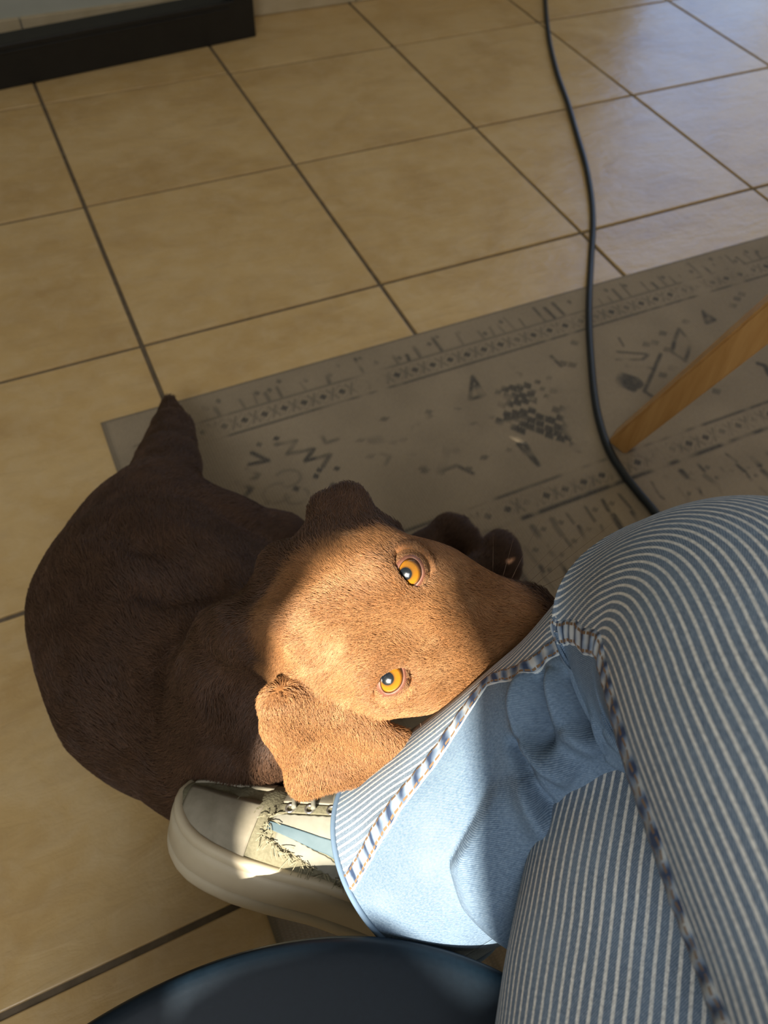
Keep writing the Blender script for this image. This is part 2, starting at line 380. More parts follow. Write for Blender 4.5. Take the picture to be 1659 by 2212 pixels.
me.loops.add(F.size); me.loops.foreach_set('vertex_index', F.astype(np.int32).ravel())
me.polygons.add(len(F)); me.polygons.foreach_set('loop_start', np.arange(0, F.size, 4, dtype=np.int32)); me.polygons.foreach_set('loop_total', np.full(len(F), 4, np.int32))
me.update(calc_edges=True); me.validate()
at_ = me.color_attributes.new('weave', 'FLOAT_COLOR', 'POINT')
at_.data.foreach_set('color', np.concatenate([rc.reshape(-1, 3), np.ones((len(V), 1))], 1).astype(np.float32).ravel())
N = NT('woven_rug'); ca = N.n('ShaderNodeVertexColor', layer_name='weave')
v = N.coord('Object'); w1 = N.n('ShaderNodeTexWave', wave_type='BANDS', bands_direction='Y'); w1.inputs['Scale'].default_value = 110; w1.inputs['Distortion'].default_value = 1.5; N.l(v, w1.inputs['Vector'])
w2 = N.n('ShaderNodeTexWave', wave_type='BANDS', bands_direction='X'); w2.inputs['Scale'].default_value = 70; w2.inputs['Distortion'].default_value = 1.5; N.l(v, w2.inputs['Vector'])
wv = N.math('MULTIPLY', w1.outputs['Fac'], w2.outputs['Fac'])
colr = N.mix(N.math('MULTIPLY', wv, 0.22), ca.outputs[0], (0.40, 0.34, 0.25))
M_RUG = N.out(colr, 0.95, N.bump(wv, 0.5, 0.001))
rug = new_obj('rug', me, M_RUG); tag(rug, 'flat woven beige rug with faded dark geometric pattern', 'rug')

# ------------------------------------------------------------------ cord
cp = [(1176, -40), (1179, 20), (1187, 90), (1204, 160), (1226, 222), (1246, 290), (1266, 360), (1278, 430), (1281, 490), (1277, 560), (1273, 640), (1273, 710), (1278, 790), (1285, 860), (1296, 915), (1315, 970), (1345, 1020), (1378, 1062), (1410, 1100), (1440, 1140), (1475, 1190), (1530, 1260), (1600, 1330), (1700, 1390), (1850, 1430)]
pts = np.array([Z(u, v, 0.0065 if Z(u, v, 0)[1] > -1.05 else 0.0115) for u, v in cp]); pts = catmull(pts, 190)
V, F = tube(pts, 0.0062, 10)
cord = mesh_np('power_cord', V, F, M_CABLE); tag(cord, 'black cord running across the tiles and over the rug', 'cord')

# ------------------------------------------------------------------ wooden table, one splayed leg in view
foot = Z(1338, 957, 0.006); top = foot + (P(1659, 690, 1.0) - foot) * (0.70 / P(1659, 690, 1.0)[2])
table = empty('table', (float(foot[0]), float(foot[1]), 0)); tag(table, 'light oak table with a splayed square leg standing on the rug', 'table')
def leg_mesh(f0, t0, w0, w1, name, rot):
    d = nrm(t0 - f0); a = nrm(np.cross(d, [math.cos(rot), math.sin(rot), 0])); b = np.cross(d, a)
    bm = bmesh.new(); rings = []
    for p, w in ((f0, w0), (t0, w1)):
        rings.append([bm.verts.new(tuple(p + a * x * w + b * y * w)) for x, y in ((-1, -1), (1, -1), (1, 1), (-1, 1))])
    for k in range(4): bm.faces.new((rings[0][k], rings[0][(k + 1) % 4], rings[1][(k + 1) % 4], rings[1][k]))
    bm.faces.new(rings[0][::-1]); bm.faces.new(rings[1])
    bmesh.ops.bevel(bm, geom=bm.edges[:], offset=0.003, segments=2, affect='EDGES')
    return bm
off = np.array([table.location.x, table.location.y, 0])
bm_obj('leg', leg_mesh(foot - off + [0, 0, .001], top - off, 0.0165, 0.027, 'leg', 0.55), M_WOOD, table)
cx_, cy_ = top[0] + .60, top[1] - .35
for sx, sy in ((1.2, 0), (0, -.75), (1.2, -.75)):
    t2 = top + np.array([sx, sy, 0]); f2 = t2 - (top - foot) * np.array([1 if sx == 0 else -1, 1 if sy == 0 else -1, 1]); 
    bm_obj('leg', leg_mesh(f2 - off, t2 - off, 0.0165, 0.027, 'leg', 1.25), M_WOOD, table)
tl = top - off
bm_obj('table_top', box_bm((tl[0] - .04, tl[1] - .84, .70), (tl[0] + 1.28, tl[1] + .06, .728), .004), M_WOOD, table)
bm_obj('apron', box_bm((tl[0] + .03, tl[1] - .76, .63), (tl[0] + 1.17, tl[1] - .74, .70), .002), M_WOOD, table)
bm_obj('apron', box_bm((tl[0] + .03, tl[1] - .01, .63), (tl[0] + 1.17, tl[1] + .01, .70), .002), M_WOOD, table)

# ------------------------------------------------------------------ navy shell chair
SC = np.array([-0.18, -2.12]); SA, SB, SE, SH = 0.255, 0.2215, 2.1, 0.345
chair = empty('chair', (float(SC[0]), float(SC[1]), 0)); tag(chair, 'navy moulded plastic chair seat under the seated person', 'chair')
prof = [(0.0, -.030), (0.25, -.028), (0.5, -.022), (.7, -.014), (.85, -.006), (.93, -.002), (.97, 0.0), (.99, -.001), (1.0, -.0045), (1.004, -.010), (1.0, -.017), (.985, -.024), (.96, -.027), (.85, -.030), (.5, -.042), (0.0, -.048)]
nseg = 120; V = []; 
th = np.linspace(0, 2 * np.pi, nseg, endpoint=False)
ex = np.sign(np.cos(th)) * np.abs(np.cos(th)) ** (2 / SE); ey = np.sign(np.sin(th)) * np.abs(np.sin(th)) ** (2 / SE)
for k, (r, z) in enumerate(prof):
    for j in range(nseg): V.append((SA * r * ex[j], SB * r * ey[j], SH + z + .02 * min(1, max(0, (.20 - SB * r * ey[j]) / .22)) ** 1.5))
F = [(i * nseg + j, (i + 1) * nseg + j, (i + 1) * nseg + (j + 1) % nseg, i * nseg + (j + 1) % nseg) for i in range(len(prof) - 1) for j in range(nseg)]
so = mesh_np('seat', V, F, M_NAVY, chair); ss = so.modifiers.new('s', 'SUBSURF'); ss.levels = 1; ss.render_levels = 1
for sx in (-1, 1):
    for sy in (-1, 1):
        V, F = tube([(sx * .15, sy * .13, SH - .04), (sx * .19, sy * .17, 0.0)], [.013, .010], 12)
        mesh_np('leg', V, F, M_WOOD, chair)
# backrest behind the sitter
V = []; F = []
nb = 24
for i in range(12):
    for j in range(nb):
        a = (j / (nb - 1) - .5) * 1.5; z = SH + .02 + .38 * i / 11
        w = 1 - .25 * (i / 11) ** 3
        V.append((.24 * w * math.sin(a) / math.sin(.75), -.27 - .03 * i / 11 - .05 * math.cos(a), z))
F = [(i * nb + j, i * nb + j + 1, (i + 1) * nb + j + 1, (i + 1) * nb + j) for i in range(11) for j in range(nb - 1)]
bo = mesh_np('backrest', V, F, M_NAVY, chair); bs = bo.modifiers.new('s', 'SOLIDIFY'); bs.thickness = .008

# ------------------------------------------------------------------ seated person: jeans and sneakers
def denim(striped):
    N = NT('striped_denim' if striped else 'plain_denim')
    uvn = N.n('ShaderNodeUVMap'); uvn.uv_map = 'UVMap'; uv = uvn.outputs[0]
    sp = N.n('ShaderNodeSeparateXYZ'); N.l(uv, sp.inputs[0]); u, vv = sp.outputs[0], sp.outputs[1]
    tw = N.math('SINE', N.math('MULTIPLY', N.math('ADD', u, N.math('MULTIPLY', vv, 0.75)), 2 * math.pi / 0.00125))   # twill lines
    mp = N.n('ShaderNodeMapping'); mp.inputs['Scale'].default_value = (900, 420, 1); mp.inputs['Rotation'].default_value = (0, 0, 0.64); N.l(uv, mp.inputs[0])
    slub = N.noise(mp.outputs[0], 1.0, 3, 0.6)
    big = N.noise(uv, 28, 4, 0.6); mot = N.noise(uv, 520, 3, 0.65)
    f = N.math('ADD', N.math('MULTIPLY', N.math('MULTIPLY_ADD', tw, 0.5, 0.5), 0.40), N.math('MULTIPLY', slub, 0.60))
    if striped:
        col = N.ramp(f, [(0.25, (0.090, 0.130, 0.190)), (0.55, (0.170, 0.225, 0.295)), (0.85, (0.34, 0.39, 0.43))])
        wob = N.math('MULTIPLY_ADD', N.noise(uv, 40, 2), 0.0009, u)
        s = N.math('FRACT', N.math('DIVIDE', wob, 0.0056))
        d = N.math('ABSOLUTE', N.math('SUBTRACT', s, 0.5))
        k = N.n('ShaderNodeMapRange'); k.inputs[1].default_value = 0.19; k.inputs[2].default_value = 0.13; N.l(d, k.inputs[0])
        col = N.mix(k.outputs[0], col, N.ramp(slub, [(0.3, (0.62, 0.61, 0.56)), (0.7, (0.80, 0.79, 0.74))]))
    else:
        col = N.ramp(f, [(0.22, (0.068, 0.115, 0.185)), (0.52, (0.130, 0.198, 0.290)), (0.85, (0.28, 0.36, 0.44))])
    col = N.mix(N.math('MULTIPLY', N.ramp(mot, [(0.42, (0, 0, 0)), (0.68, (1, 1, 1))]), 0.38), col, (0.035, 0.060, 0.105))
    col = N.mix(N.math('MULTIPLY', N.ramp(big, [(0.45, (0, 0, 0)), (0.75, (1, 1, 1))]), 0.30), col, (0.24, 0.33, 0.43))
    return N.out(col, 0.92, N.bump(f, 0.35, 0.0006), Specular_IOR_Level=0.2)
M_STR, M_PLAIN = denim(True), denim(False)
def seam_material():
    N = NT('denim_seam'); uvn = N.n('ShaderNodeUVMap'); uvn.uv_map = 'UVMap'; sp = N.n('ShaderNodeSeparateXYZ'); N.l(uvn.outputs[0], sp.inputs[0])
    u, v = sp.outputs[0], sp.outputs[1]            # u 0..1 across, v metres along
    puck = N.noise(uvn.outputs[0], 1.0, 2); mp = N.n('ShaderNodeMapping'); mp.inputs['Scale'].default_value = (1.2, 85, 1); N.l(uvn.outputs[0], mp.inputs[0])
    puck = N.noise(mp.outputs[0], 1.0, 2, 0.5)
    wv = N.math('SINE', N.math('MULTIPLY', v, 2 * math.pi / 0.0115)); puck = N.math('ADD', N.math('MULTIPLY', puck, .55), N.math('MULTIPLY_ADD', wv, .13, .225))
    col = N.ramp(puck, [(0.36, (0.022, 0.042, 0.095)), (0.50, (0.16, 0.22, 0.31)), (0.66, (0.42, 0.45, 0.46))])
    dash = N.math('GREATER_THAN', N.math('FRACT', N.math('DIVIDE', v, 0.0042)), 0.22)
    for c0 in (0.20, 0.80):
        on = N.math('LESS_THAN', N.math('ABSOLUTE', N.math('SUBTRACT', u, c0)), 0.055)
        col = N.mix(N.math('MULTIPLY', on, dash), col, (0.17, 0.105, 0.055))
    e = N.math('GREATER_THAN', u, 0.90); col = N.mix(e, col, (0.46, 0.52, 0.55))
    return N.out(col, 0.9, N.bump(puck, 0.5, 0.001))
M_SEAM = seam_material()
def vnoise(x, y, seed):
    r = np.random.default_rng(seed); g = r.random((64, 64))
    xi = np.floor(x).astype(int); yi = np.floor(y).astype(int); fx = x - xi; fy = y - yi
    fx = fx * fx * (3 - 2 * fx); fy = fy * fy * (3 - 2 * fy)
    G = lambda a, b: g[a % 64, b % 64]
    return (G(xi, yi) * (1 - fx) + G(xi + 1, yi) * fx) * (1 - fy) + (G(xi, yi + 1) * (1 - fx) + G(xi + 1, yi + 1) * fx) * fy - .5
class Leg:
    """a trouser leg swept along hip - knee - hem; phi 0 = front of the leg, 90 = the side towards bvec"""
    def __init__(s, ctr, bvec, folds=(), ns=260, nph=180, wrinkle=0.0022, seed=1, lip=False):
        ctr = np.array(ctr, float); C = catmull(ctr, ns)
        s.c = C[:, :3]; s.ro = C[:, 3]; s.rb = C[:, 4]
        t = nrm(np.gradient(s.c, axis=0))
        for _ in range(14): t[1:-1] = nrm(t[:-2] + 2 * t[1:-1] + t[2:])
        b = nrm(np.array(bvec, float)); s.b = nrm(b - (t @ b)[:, None] * t); s.o = np.cross(t, s.b); s.t = t
        s.len = np.concatenate([[0], np.cumsum(np.linalg.norm(np.diff(s.c, axis=0), axis=1))])
        s.ns, s.nph, s.folds, s.wr, s.seed, s.lip = ns, nph, folds, wrinkle, seed, lip
    def surf(s, si, ph, lift=0.0):
        """si: ring index (float array), ph: degrees (array)"""
        i = np.clip(np.asarray(si, float), 0, s.ns - 1.001); k = i.astype(int); f = (i - k)[..., None]
        L = lambda A: A[k] * (1 - f) + A[k + 1] * f
        c, o, b = L(s.c), L(s.o), L(s.b); ro, rb, ln = L(s.ro[:, None]), L(s.rb[:, None]), L(s.len[:, None])[..., 0]
        a = np.radians(ph); disp = np.zeros_like(a)
        for (l0, p0, l1, p1, w, amp) in s.folds:           # ridge from (length, phi) to (length, phi)
            X = ln; Y = ph / 57.3 * 0.09; A = np.array([l0, p0 / 57.3 * .09]); B = np.array([l1, p1 / 57.3 * .09]); d = B - A
            tt = np.clip(((X - A[0]) * d[0] + (Y - A[1]) * d[1]) / (d @ d), 0, 1)
            q = np.hypot(X - A[0] - tt * d[0], Y - A[1] - tt * d[1]); disp += amp * np.exp(-(q / w) ** 2) * (np.sin(np.pi * np.clip(tt, .02, .98)) ** .5 if amp > 0 else 1)
        if s.lip:                                           # the cloth of the thigh folds over the cloth below the knee
            L0 = np.interp(ph, [-180, -120, -60, 0, 50, 84, 100], [.40, .41, .43, .455, .485, .503, .505]); am = np.interp(ph, [-130, -40, 20, 82, 96], [0, .004, .008, .009, 0])
            disp += am * np.clip((ln - (L0 - .07)) / .07, 0, 1) ** 2 * (ln < L0) - am * .5 * (ln >= L0) * np.clip(1 - (ln - L0) / .03, 0, 1)
            L2 = np.interp(ph, [100, 112, 120, 129, 145, 165, 180], [.60, .615, .632, .656, .668, .674, .678]); am = np.interp(ph, [100, 114, 128, 150, 180], [0, .003, .016, .020, .022])
            L2 = np.where(ph < -120, .678, L2); am = np.where(ph < -120, np.interp(ph, [-180, -140], [.022, 0]), am)
            disp += am * np.clip((ln - (L2 - .10)) / .085, 0, 1) ** 1.3 * np.sqrt(np.clip((L2 - ln) / .012, 0, 1))
        disp += s.wr * (vnoise(ln * 22, np.cos(a) * 2 + 7, s.seed) + vnoise(ln * 22 + 9, np.sin(a) * 2 + 9, s.seed + 1))
        ca, sa = np.cos(a)[..., None], np.sin(a)[..., None]
        n = nrm(ca * o * rb + sa * b * ro)
        return c + ca * o * ro + sa * b * rb + n * (disp[..., None] + lift)
    def mesh(s):
        ph = np.linspace(-180, 180, s.nph + 1); I, PH = np.meshgrid(np.arange(s.ns), ph, indexing='ij')
        V = s.surf(I, PH); return V, PH
def leg_geometry(L, seamA, seamB, uoff=0.0):
    V, PH = L.mesh(); ns, m = V.shape[:2]
    r0 = 0.092
    uv = np.stack([np.radians(PH) * r0 + uoff, np.repeat(L.len[:, None], m, 1)], -1).reshape(-1, 2)
    idx = np.arange(ns * m).reshape(ns, m)
    F = np.stack([idx[:-1, :-1], idx[1:, :-1], idx[1:, 1:], idx[:-1, 1:]], -1).reshape(-1, 4)
    pm = (PH[:-1, :-1] + 180 / L.nph); sa = seamA(L.len)[:-1, None]
    mi = ((pm > sa) | (pm < seamB)).astype(int).reshape(-1)
    return V.reshape(-1, 3), F, uv, mi
def seam_ribbon(L, i0, i1, phf, width=0.0165, lift=0.0012, across=7):
    ii = np.linspace(i0, i1, int((i1 - i0) * 2)); ln = np.interp(ii, np.arange(L.ns), L.len); ph0 = phf(ln)
    V = []; uv = []
    for j in range(across):
        t = j / (across - 1); dphi = (t - .5) * width / 0.09 * 57.3
        lf = lift * (1 if 0 < j < across - 1 else -0.3) + 0.0006 * np.sin(ln * 2 * np.pi / .011) * math.sin(math.pi * t)
        I = ii; V.append(np.array([L.surf(np.array([a]), np.array([b]), q)[0] for a, b, q in zip(I, ph0 + dphi, lf)])); uv.append(np.stack([np.full(len(ii), t), ln], -1))
    V = np.stack(V, 1); uv = np.stack(uv, 1); n = len(ii); idx = np.arange(n * across).reshape(n, across)
    F = np.stack([idx[:-1, :-1], idx[:-1, 1:], idx[1:, 1:], idx[1:, :-1]], -1).reshape(-1, 4)
    return V.reshape(-1, 3), F, uv.reshape(-1, 2)

person = empty('person', (-0.05, -2.1, 0)); tag(person, 'seated person in striped blue denim trousers with legs crossed', 'person')
PO = np.array([-0.05, -2.1, 0])
#           x      y      z     front  side radius
A_CTR = [(0.045, -2.31, .575, .085, .098), (.088, -2.19, .590, .084, .096), (.125, -2.07, .592, .082, .094), (.152, -1.985, .583, .080, .094),
         (.184, -1.923, .551, .086, .094), (.184, -1.899, .486, .086, .093), (.139, -1.899, .428, .076, .090), (.082, -1.898, .373, .074, .087), (.024, -1.889, .293, .079, .086)]
A_B = (-0.80, 0.30, 0.50)
A_FOLDS = [(.552, 82, .578, 106, .009, .014), (.578, 106, .560, 130, .009, .016), (.543, 92, .562, 112, .005, -.015), (.530, 90, .548, 112, .008, .013), (.548, 112, .538, 128, .008, .013),
           (.520, 100, .532, 118, .005, -.013), (.592, 118, .604, 140, .009, .013), (.604, 140, .575, 162, .009, .015), (.588, 106, .592, 132, .005, -.011), (.50, 120, .52, 140, .008, .007), (.45, 122, .50, 136, .008, .006), (.66, 92, .71, 104, .012, .003)]
LA = Leg(A_CTR, A_B, A_FOLDS, ns=420, nph=260, seed=5, lip=True)
seamA = lambda ln: np.interp(ln, [0, .244, .265, .283, .301, .317, .38, .395, .409, .435, .448, .461, .49, .545, .57, .593, .639, .68, .74], [116, 116, 122, 125, 125, 122, 119, 116, 110, 100, 92, 87, 81, 82, 72, 64, 84, 98, 112])
C_CTR = [(-.14, -2.33, .430, .080, .095), (-.058, -2.21, .435, .080, .094), (.052, -2.08, .440, .080, .094), (.152, -1.97, .440, .080, .092), (.235, -1.895, .425, .080, .088),
         (.272, -1.865, .37, .078, .082), (.282, -1.862, .28, .074, .078), (.286, -1.862, .18, .074, .078), (.288, -1.862, .095, .078, .080)]
LC = Leg(C_CTR, (-.75, .66, .15), [(.1, 60, .3, 90, .02, .004)], seed=9)
VA, FA, UA, MA = leg_geometry(LA, seamA, -110)
VC, FC, UC, MC = leg_geometry(LC, lambda l: np.full_like(l, 150.0), -150, 0.3)
pel = np.array([-.105, -2.335, .53]); bmp = bmesh.new(); bmesh.ops.create_uvsphere(bmp, u_segments=40, v_segments=24, radius=1)
VP = np.array([v.co for v in bmp.verts]) * [.19, .10, .125] + pel; FP = [tuple(v.index for v in f.verts) for f in bmp.faces]; bmp.free()
V = np.vstack([VA, VC, VP]) - PO; F = FA.tolist() + (FC + len(VA)).tolist() + [tuple(i + len(VA) + len(VC) for i in f) for f in FP]
uvp = np.stack([np.arctan2(VP[:, 1] - pel[1], VP[:, 0] - pel[0]) * .15, VP[:, 2]], -1)
jeans = mesh_np('jeans', V, F, [M_STR, M_PLAIN], person, uv=np.vstack([UA, UC, uvp]), midx=np.concatenate([MA, MC, np.zeros(len(FP))]))
jeans['label'] = 'blue denim trousers with white stripes outside and plain inner panels'
sol = jeans.modifiers.new('s', 'SOLIDIFY'); sol.thickness = 0.0022; sol.offset = -1
V, F, uv = seam_ribbon(LA, 5, LA.ns - 2, seamA); mesh_np('seam', V - PO, F, M_SEAM, jeans, uv=uv)['label'] = 'stitched flat seam between striped and plain denim'
# hem turn-up
hp = np.linspace(-180, 180, 160); hv = LA.surf(np.full(160, LA.ns - 1.0), hp, 0.0005)
V, F = tube(hv, 0.0022, 8, up=LA.t[-1]); mesh_np('hem', V - PO, F, M_PLAIN, jeans)

# sneakers: x heel -> toe, y across, z up
M_RUBBER = simple('cream_rubber', (0.44, 0.37, 0.25), (0.54, 0.47, 0.34), 18, 0.55, 0.06)
M_CANVAS = simple('olive_cream_canvas', (0.125, 0.115, 0.068), (0.175, 0.160, 0.102), 420, 0.85, 0.25, detail=2)
M_TOE = simple('worn_grey_canvas', (0.20, 0.178, 0.128), (0.28, 0.25, 0.19), 60, 0.85, 0.2)
M_WHITE = simple('white_lining', (0.185, 0.18, 0.142), (0.23, 0.222, 0.18), 90, 0.8, 0.1)
M_BLUE = simple('pale_blue_trim', (0.062, 0.105, 0.125), (0.080, 0.125, 0.148), 90, 0.7, 0.1)
M_METAL = simple('eyelet_metal', (0.45, 0.43, 0.40), (0.6, 0.58, 0.55), 40, 0.3, 0.0, Metallic=0.9)
M_THREAD = simple('frayed_thread', (0.28, 0.25, 0.16), (0.36, 0.32, 0.21), 200, 0.9)
SL = 0.285
XS = np.array([0, .003, .012, .03, .06, .10, .14, .18, .21, .235, .250, .262, .272, .279, .283, .285])
WS = np.array([.0, .013, .025, .032, .035, .034, .036, .043, .046, .045, .0425, .037, .029, .020, .012, 0.0])
HS = np.array([.085, .087, .092, .096, .098, .100, .098, .084, .072, .066, .063, .061, .058, .055, .052, .049])
def sole_z(x): return 0.006 * np.clip((x - .2) / .085, 0, 1) ** 2
def shoe_pt(x, th, lift=0.0):
    """upper: th 0 = side facing -y at sole line, 90 = top, 180 = other side"""
    x = np.asarray(x, float); th = np.radians(np.asarray(th, float))
    w = np.interp(x, XS, WS) * 0.965 + lift; h = np.interp(x, XS, HS) + lift; z0 = .030 + sole_z(x)
    c, s = np.cos(th), np.sin(th)
    yy = np.sign(c) * np.abs(c) ** 0.72 * w * (1 - .22 * np.abs(s) ** 1.5)
    return np.stack([x + lift * .3, yy, z0 + (h - z0) * np.abs(s) ** 0.85], -1)
def grid(V):
    n, m = V.shape[:2]; idx = np.arange(n * m).reshape(n, m)
    return V.reshape(-1, 3), np.stack([idx[:-1, :-1], idx[:-1, 1:], idx[1:, 1:], idx[1:, :-1]], -1).reshape(-1, 4).tolist()
def fine_x(a, b, n): return np.linspace(a, b, n)
def make_sneaker(root):
    # upper
    X, TH = np.meshgrid(np.concatenate([np.linspace(0, .27, 70), np.linspace(.272, .2849, 14)]), np.linspace(0, 180, 49), indexing='ij')
    V = shoe_pt(X, TH); V[..., 2] += 0.0016 * np.sin(X * 260 + TH * .05) * np.clip((X - .15) * 30, 0, 1) * np.clip((.26 - X) * 30, 0, 1) * np.sin(np.radians(TH))
    V, F = grid(V); up = mesh_np('upper', V, F, M_CANVAS, root)
    # sole: outline extruded with bands
    th = np.linspace(0, 2 * np.pi, 120, endpoint=False)
    xs = SL / 2 - SL / 2 * np.cos(th); ws = np.interp(xs, XS, WS) * np.sign(np.sin(th))
    out = np.stack([xs, -ws], -1); ctr = np.array([SL / 2, 0]); dirn = nrm(np.stack([-(np.roll(out[:, 1], -1) - np.roll(out[:, 1], 1)), np.roll(out[:, 0], -1) - np.roll(out[:, 0], 1)], -1))
    sg = np.sign(((out - ctr) * dirn).sum(-1).mean()); dirn = dirn * sg
    prof = [(-.004, -.004), (.002, -.0025), (.0045, .002), (.0050, .0105), (.0038, .0115), (.0046, .0125), (.0048, .028), (.0042, .0345), (.0024, .0355), (.0030, .0365), (.0034, .0415), (.0016, .0445), (-.003, .045), (-.008, .042)]
    V = []
    for o, z in prof:
        q = out + dirn * o; V.append(np.stack([q[:, 0], q[:, 1], z + sole_z(q[:, 0])], -1))
    V = np.stack(V); n, m = V.shape[:2]; idx = np.arange(n * m).reshape(n, m)
    F = [(int(idx[i, j]), int(idx[i, (j + 1) % m]), int(idx[i + 1, (j + 1) % m]), int(idx[i + 1, j])) for i in range(n - 1) for j in range(m)]
    F.append(tuple(int(i) for i in idx[0][::-1]))
    mesh_np('sole', V.reshape(-1, 3), F, M_RUBBER, root)
    def patch(name, edge0, edge1, x0, x1, mat, lift, nx=24, nt=12, wob=0.0, par=root):
        xx = np.linspace(x0, x1, nx); t = np.linspace(0, 1, nt)
        a = np.interp(xx, *zip(*edge0)) + wob * np.sin(xx * 900) ; b = np.interp(xx, *zip(*edge1)) + wob * np.cos(xx * 1100)
        TH = a[:, None] + (b - a)[:, None] * t[None]; X = np.repeat(xx[:, None], nt, 1)
        V = shoe_pt(X, TH, lift); V, F = grid(V)
        o = mesh_np(name, V, F, mat, par); s = o.modifiers.new('s', 'SOLIDIFY'); s.thickness = abs(lift) * 0.9 + .0004; return o
    patch('toe_panel', [(.17, 8), (.28, 12)], [(.17, 78), (.21, 84), (.28, 90)], .206, .276, M_TOE, .0012)
    patch('toe_panel', [(.17, 102), (.28, 96)], [(.17, 172), (.28, 168)], .206, .276, M_TOE, .0012)
    patch('white_window', [(.112, 35), (.15, 43), (.196, 57)], [(.112, 60), (.14, 66), (.196, 66)], .118, .193, M_WHITE, .0013, wob=0.6)
    patch('blue_trim', [(.112, 22), (.15, 31), (.198, 49)], [(.112, 35), (.15, 43), (.198, 57)], .116, .196, M_BLUE, .0022)
    patch('white_gap', [(.122, 11), (.15, 17), (.190, 38)], [(.122, 21), (.15, 30), (.190, 47)], .126, .186, M_WHITE, .0011, wob=.5)
    patch('rear_window', [(.08, 28), (.10, 22)], [(.08, 66), (.10, 58)], .082, .104, M_WHITE, .0012, wob=.6)
    patch('eyestay', [(.10, 66), (.19, 68)], [(.10, 80), (.19, 80)], .100, .192, M_CANVAS, .0022)
    patch('eyestay', [(.10, 100), (.19, 100)], [(.10, 114), (.19, 112)], .100, .192, M_CANVAS, .0022)
    patch('tongue', [(.06, 80), (.19, 82)], [(.06, 100), (.19, 98)], .07, .19, M_TOE, .0030)
    # eyelets and lace runs
    for xk in (.112, .130, .148, .166, .182):
        for thk in (73, 107):
            c = shoe_pt(xk, thk, .0026); nrmv = nrm(shoe_pt(xk, thk, .006) - shoe_pt(xk, thk, 0)); a = nrm(np.cross(nrmv, [1, 0, 0])); b = np.cross(nrmv, a)
            aa = np.linspace(0, 2 * np.pi, 15); ring = c + .0036 * (np.cos(aa)[:, None] * a + np.sin(aa)[:, None] * b)
            Vv, Ff = tube(ring, .0011, 6, up=nrmv, cap=False); mesh_np('eyelet', Vv, Ff, M_METAL, root)
        t2 = np.linspace(70, 110, 14); Vv, Ff = tube(shoe_pt(np.full(14, xk) + .009 * (t2 - 90) / 40, t2, .0058), .0022, 7); mesh_np('lace', Vv, Ff, M_WHITE, root)
    # frayed threads round the cut-outs, real strands joined in one part
    parts = []
    r = np.random.default_rng(5)
    for k in range(110):
        if k < 60: x = r.uniform(.122, .192); th = np.interp(x, [.122, .15, .192], [11, 17, 38]) + r.uniform(-3, 2)
        elif k < 85: x = r.uniform(.192, .199); th = r.uniform(36, 66)
        else: x = r.uniform(.110, .117); th = r.uniform(18, 62)
        L = r.uniform(.003, .011) * (1.6 if k % 11 == 0 else 1)
        q = [shoe_pt(x, th, .0012)]; dth = r.uniform(-9, 9); dx = r.uniform(-.007, .007)
        for s_ in (.33, .66, 1): q.append(shoe_pt(x + dx * s_ * L / .006, th - dth * s_ - 5 * s_, .0014 + .003 * math.sin(s_ * 2)))
        parts.append(tube(np.array(q), .00035, 4))
    Vv, Ff = joinVF(parts); fo = mesh_np('frayed_threads', Vv, Ff, M_THREAD, root); fo['kind'] = 'stuff'
    # sock / ankle inside the hem
    Vv, Ff = tube(np.array([(.055, 0, .07), (.05, 0, .13), (.045, 0, .20)]), [.030, .034, .038], 24, up=(1, 0, 0)); mesh_np('sock', Vv, Ff, M_WHITE, root)
    return root
def place_sneaker(loc, fwd, roll=0.0, size=1.0, label=''):
    r = bpy.data.objects.new('sneaker', None); COL.objects.link(r); r.parent = person
    fwd = nrm(np.array(fwd, float)); side = nrm(np.cross([0, 0, 1], fwd)); upv = np.cross(fwd, side)
    m = Matrix((( fwd[0], side[0], upv[0], 0), (fwd[1], side[1], upv[1], 0), (fwd[2], side[2], upv[2], 0), (0, 0, 0, 1)))
    m = m @ Matrix.Rotation(roll, 4, 'X') @ Matrix.Scale(size, 4); loc = np.array(loc) - PO; m.translation = Vector(loc.tolist()); r.matrix_local = m
    make_sneaker(r); r['label'] = label; return r
# heel point, toe direction
place_sneaker((0.040, -1.959, 0.223), (-.72, .70, 0.0), roll=0.60, size=.93, label='worn cream platform sneaker with cut-out canvas, on the crossed foot')
place_sneaker((.275, -1.93, 0.0105), (.25, .96, 0), label='cream sneaker on the foot that stands on the rug')

# ------------------------------------------------------------------ dog: one continuous body surface from a distance field
H_O = P(871, 1350, .515)
H_X = nrm(P(1171, 1372, .530) - H_O)
H_Z = nrm(-ray(871, 1350)); H_Z = nrm(H_Z - (H_Z @ H_X) * H_X); H_Y = np.cross(H_Z, H_X)
def hd(x, y, z): return H_O + x * H_X + y * H_Y + z * H_Z
DLO = np.array([-0.30, -1.90, -0.005]); DHI = np.array([0.42, -1.00, 0.535]); DS = 0.0032
dn = np.ceil((DHI - DLO) / DS).astype(int) + 1
FLD = np.full(dn, 0.5, np.float32)
PR = []        # (position, reach, flow direction) for the coat's lie
def region(lo, hi, m):
    a = np.clip(np.floor((lo - m - DLO) / DS).astype(int), 0, dn - 1); b = np.clip(np.ceil((hi + m - DLO) / DS).astype(int) + 1, 1, dn)
    sl = tuple(slice(i, j) for i, j in zip(a, b))
    g = np.meshgrid(*[np.arange(i, j, dtype=np.float32) * DS + o for i, j, o in zip(a, b, DLO.astype(np.float32))], indexing='ij')
    return sl, np.stack(g, -1)
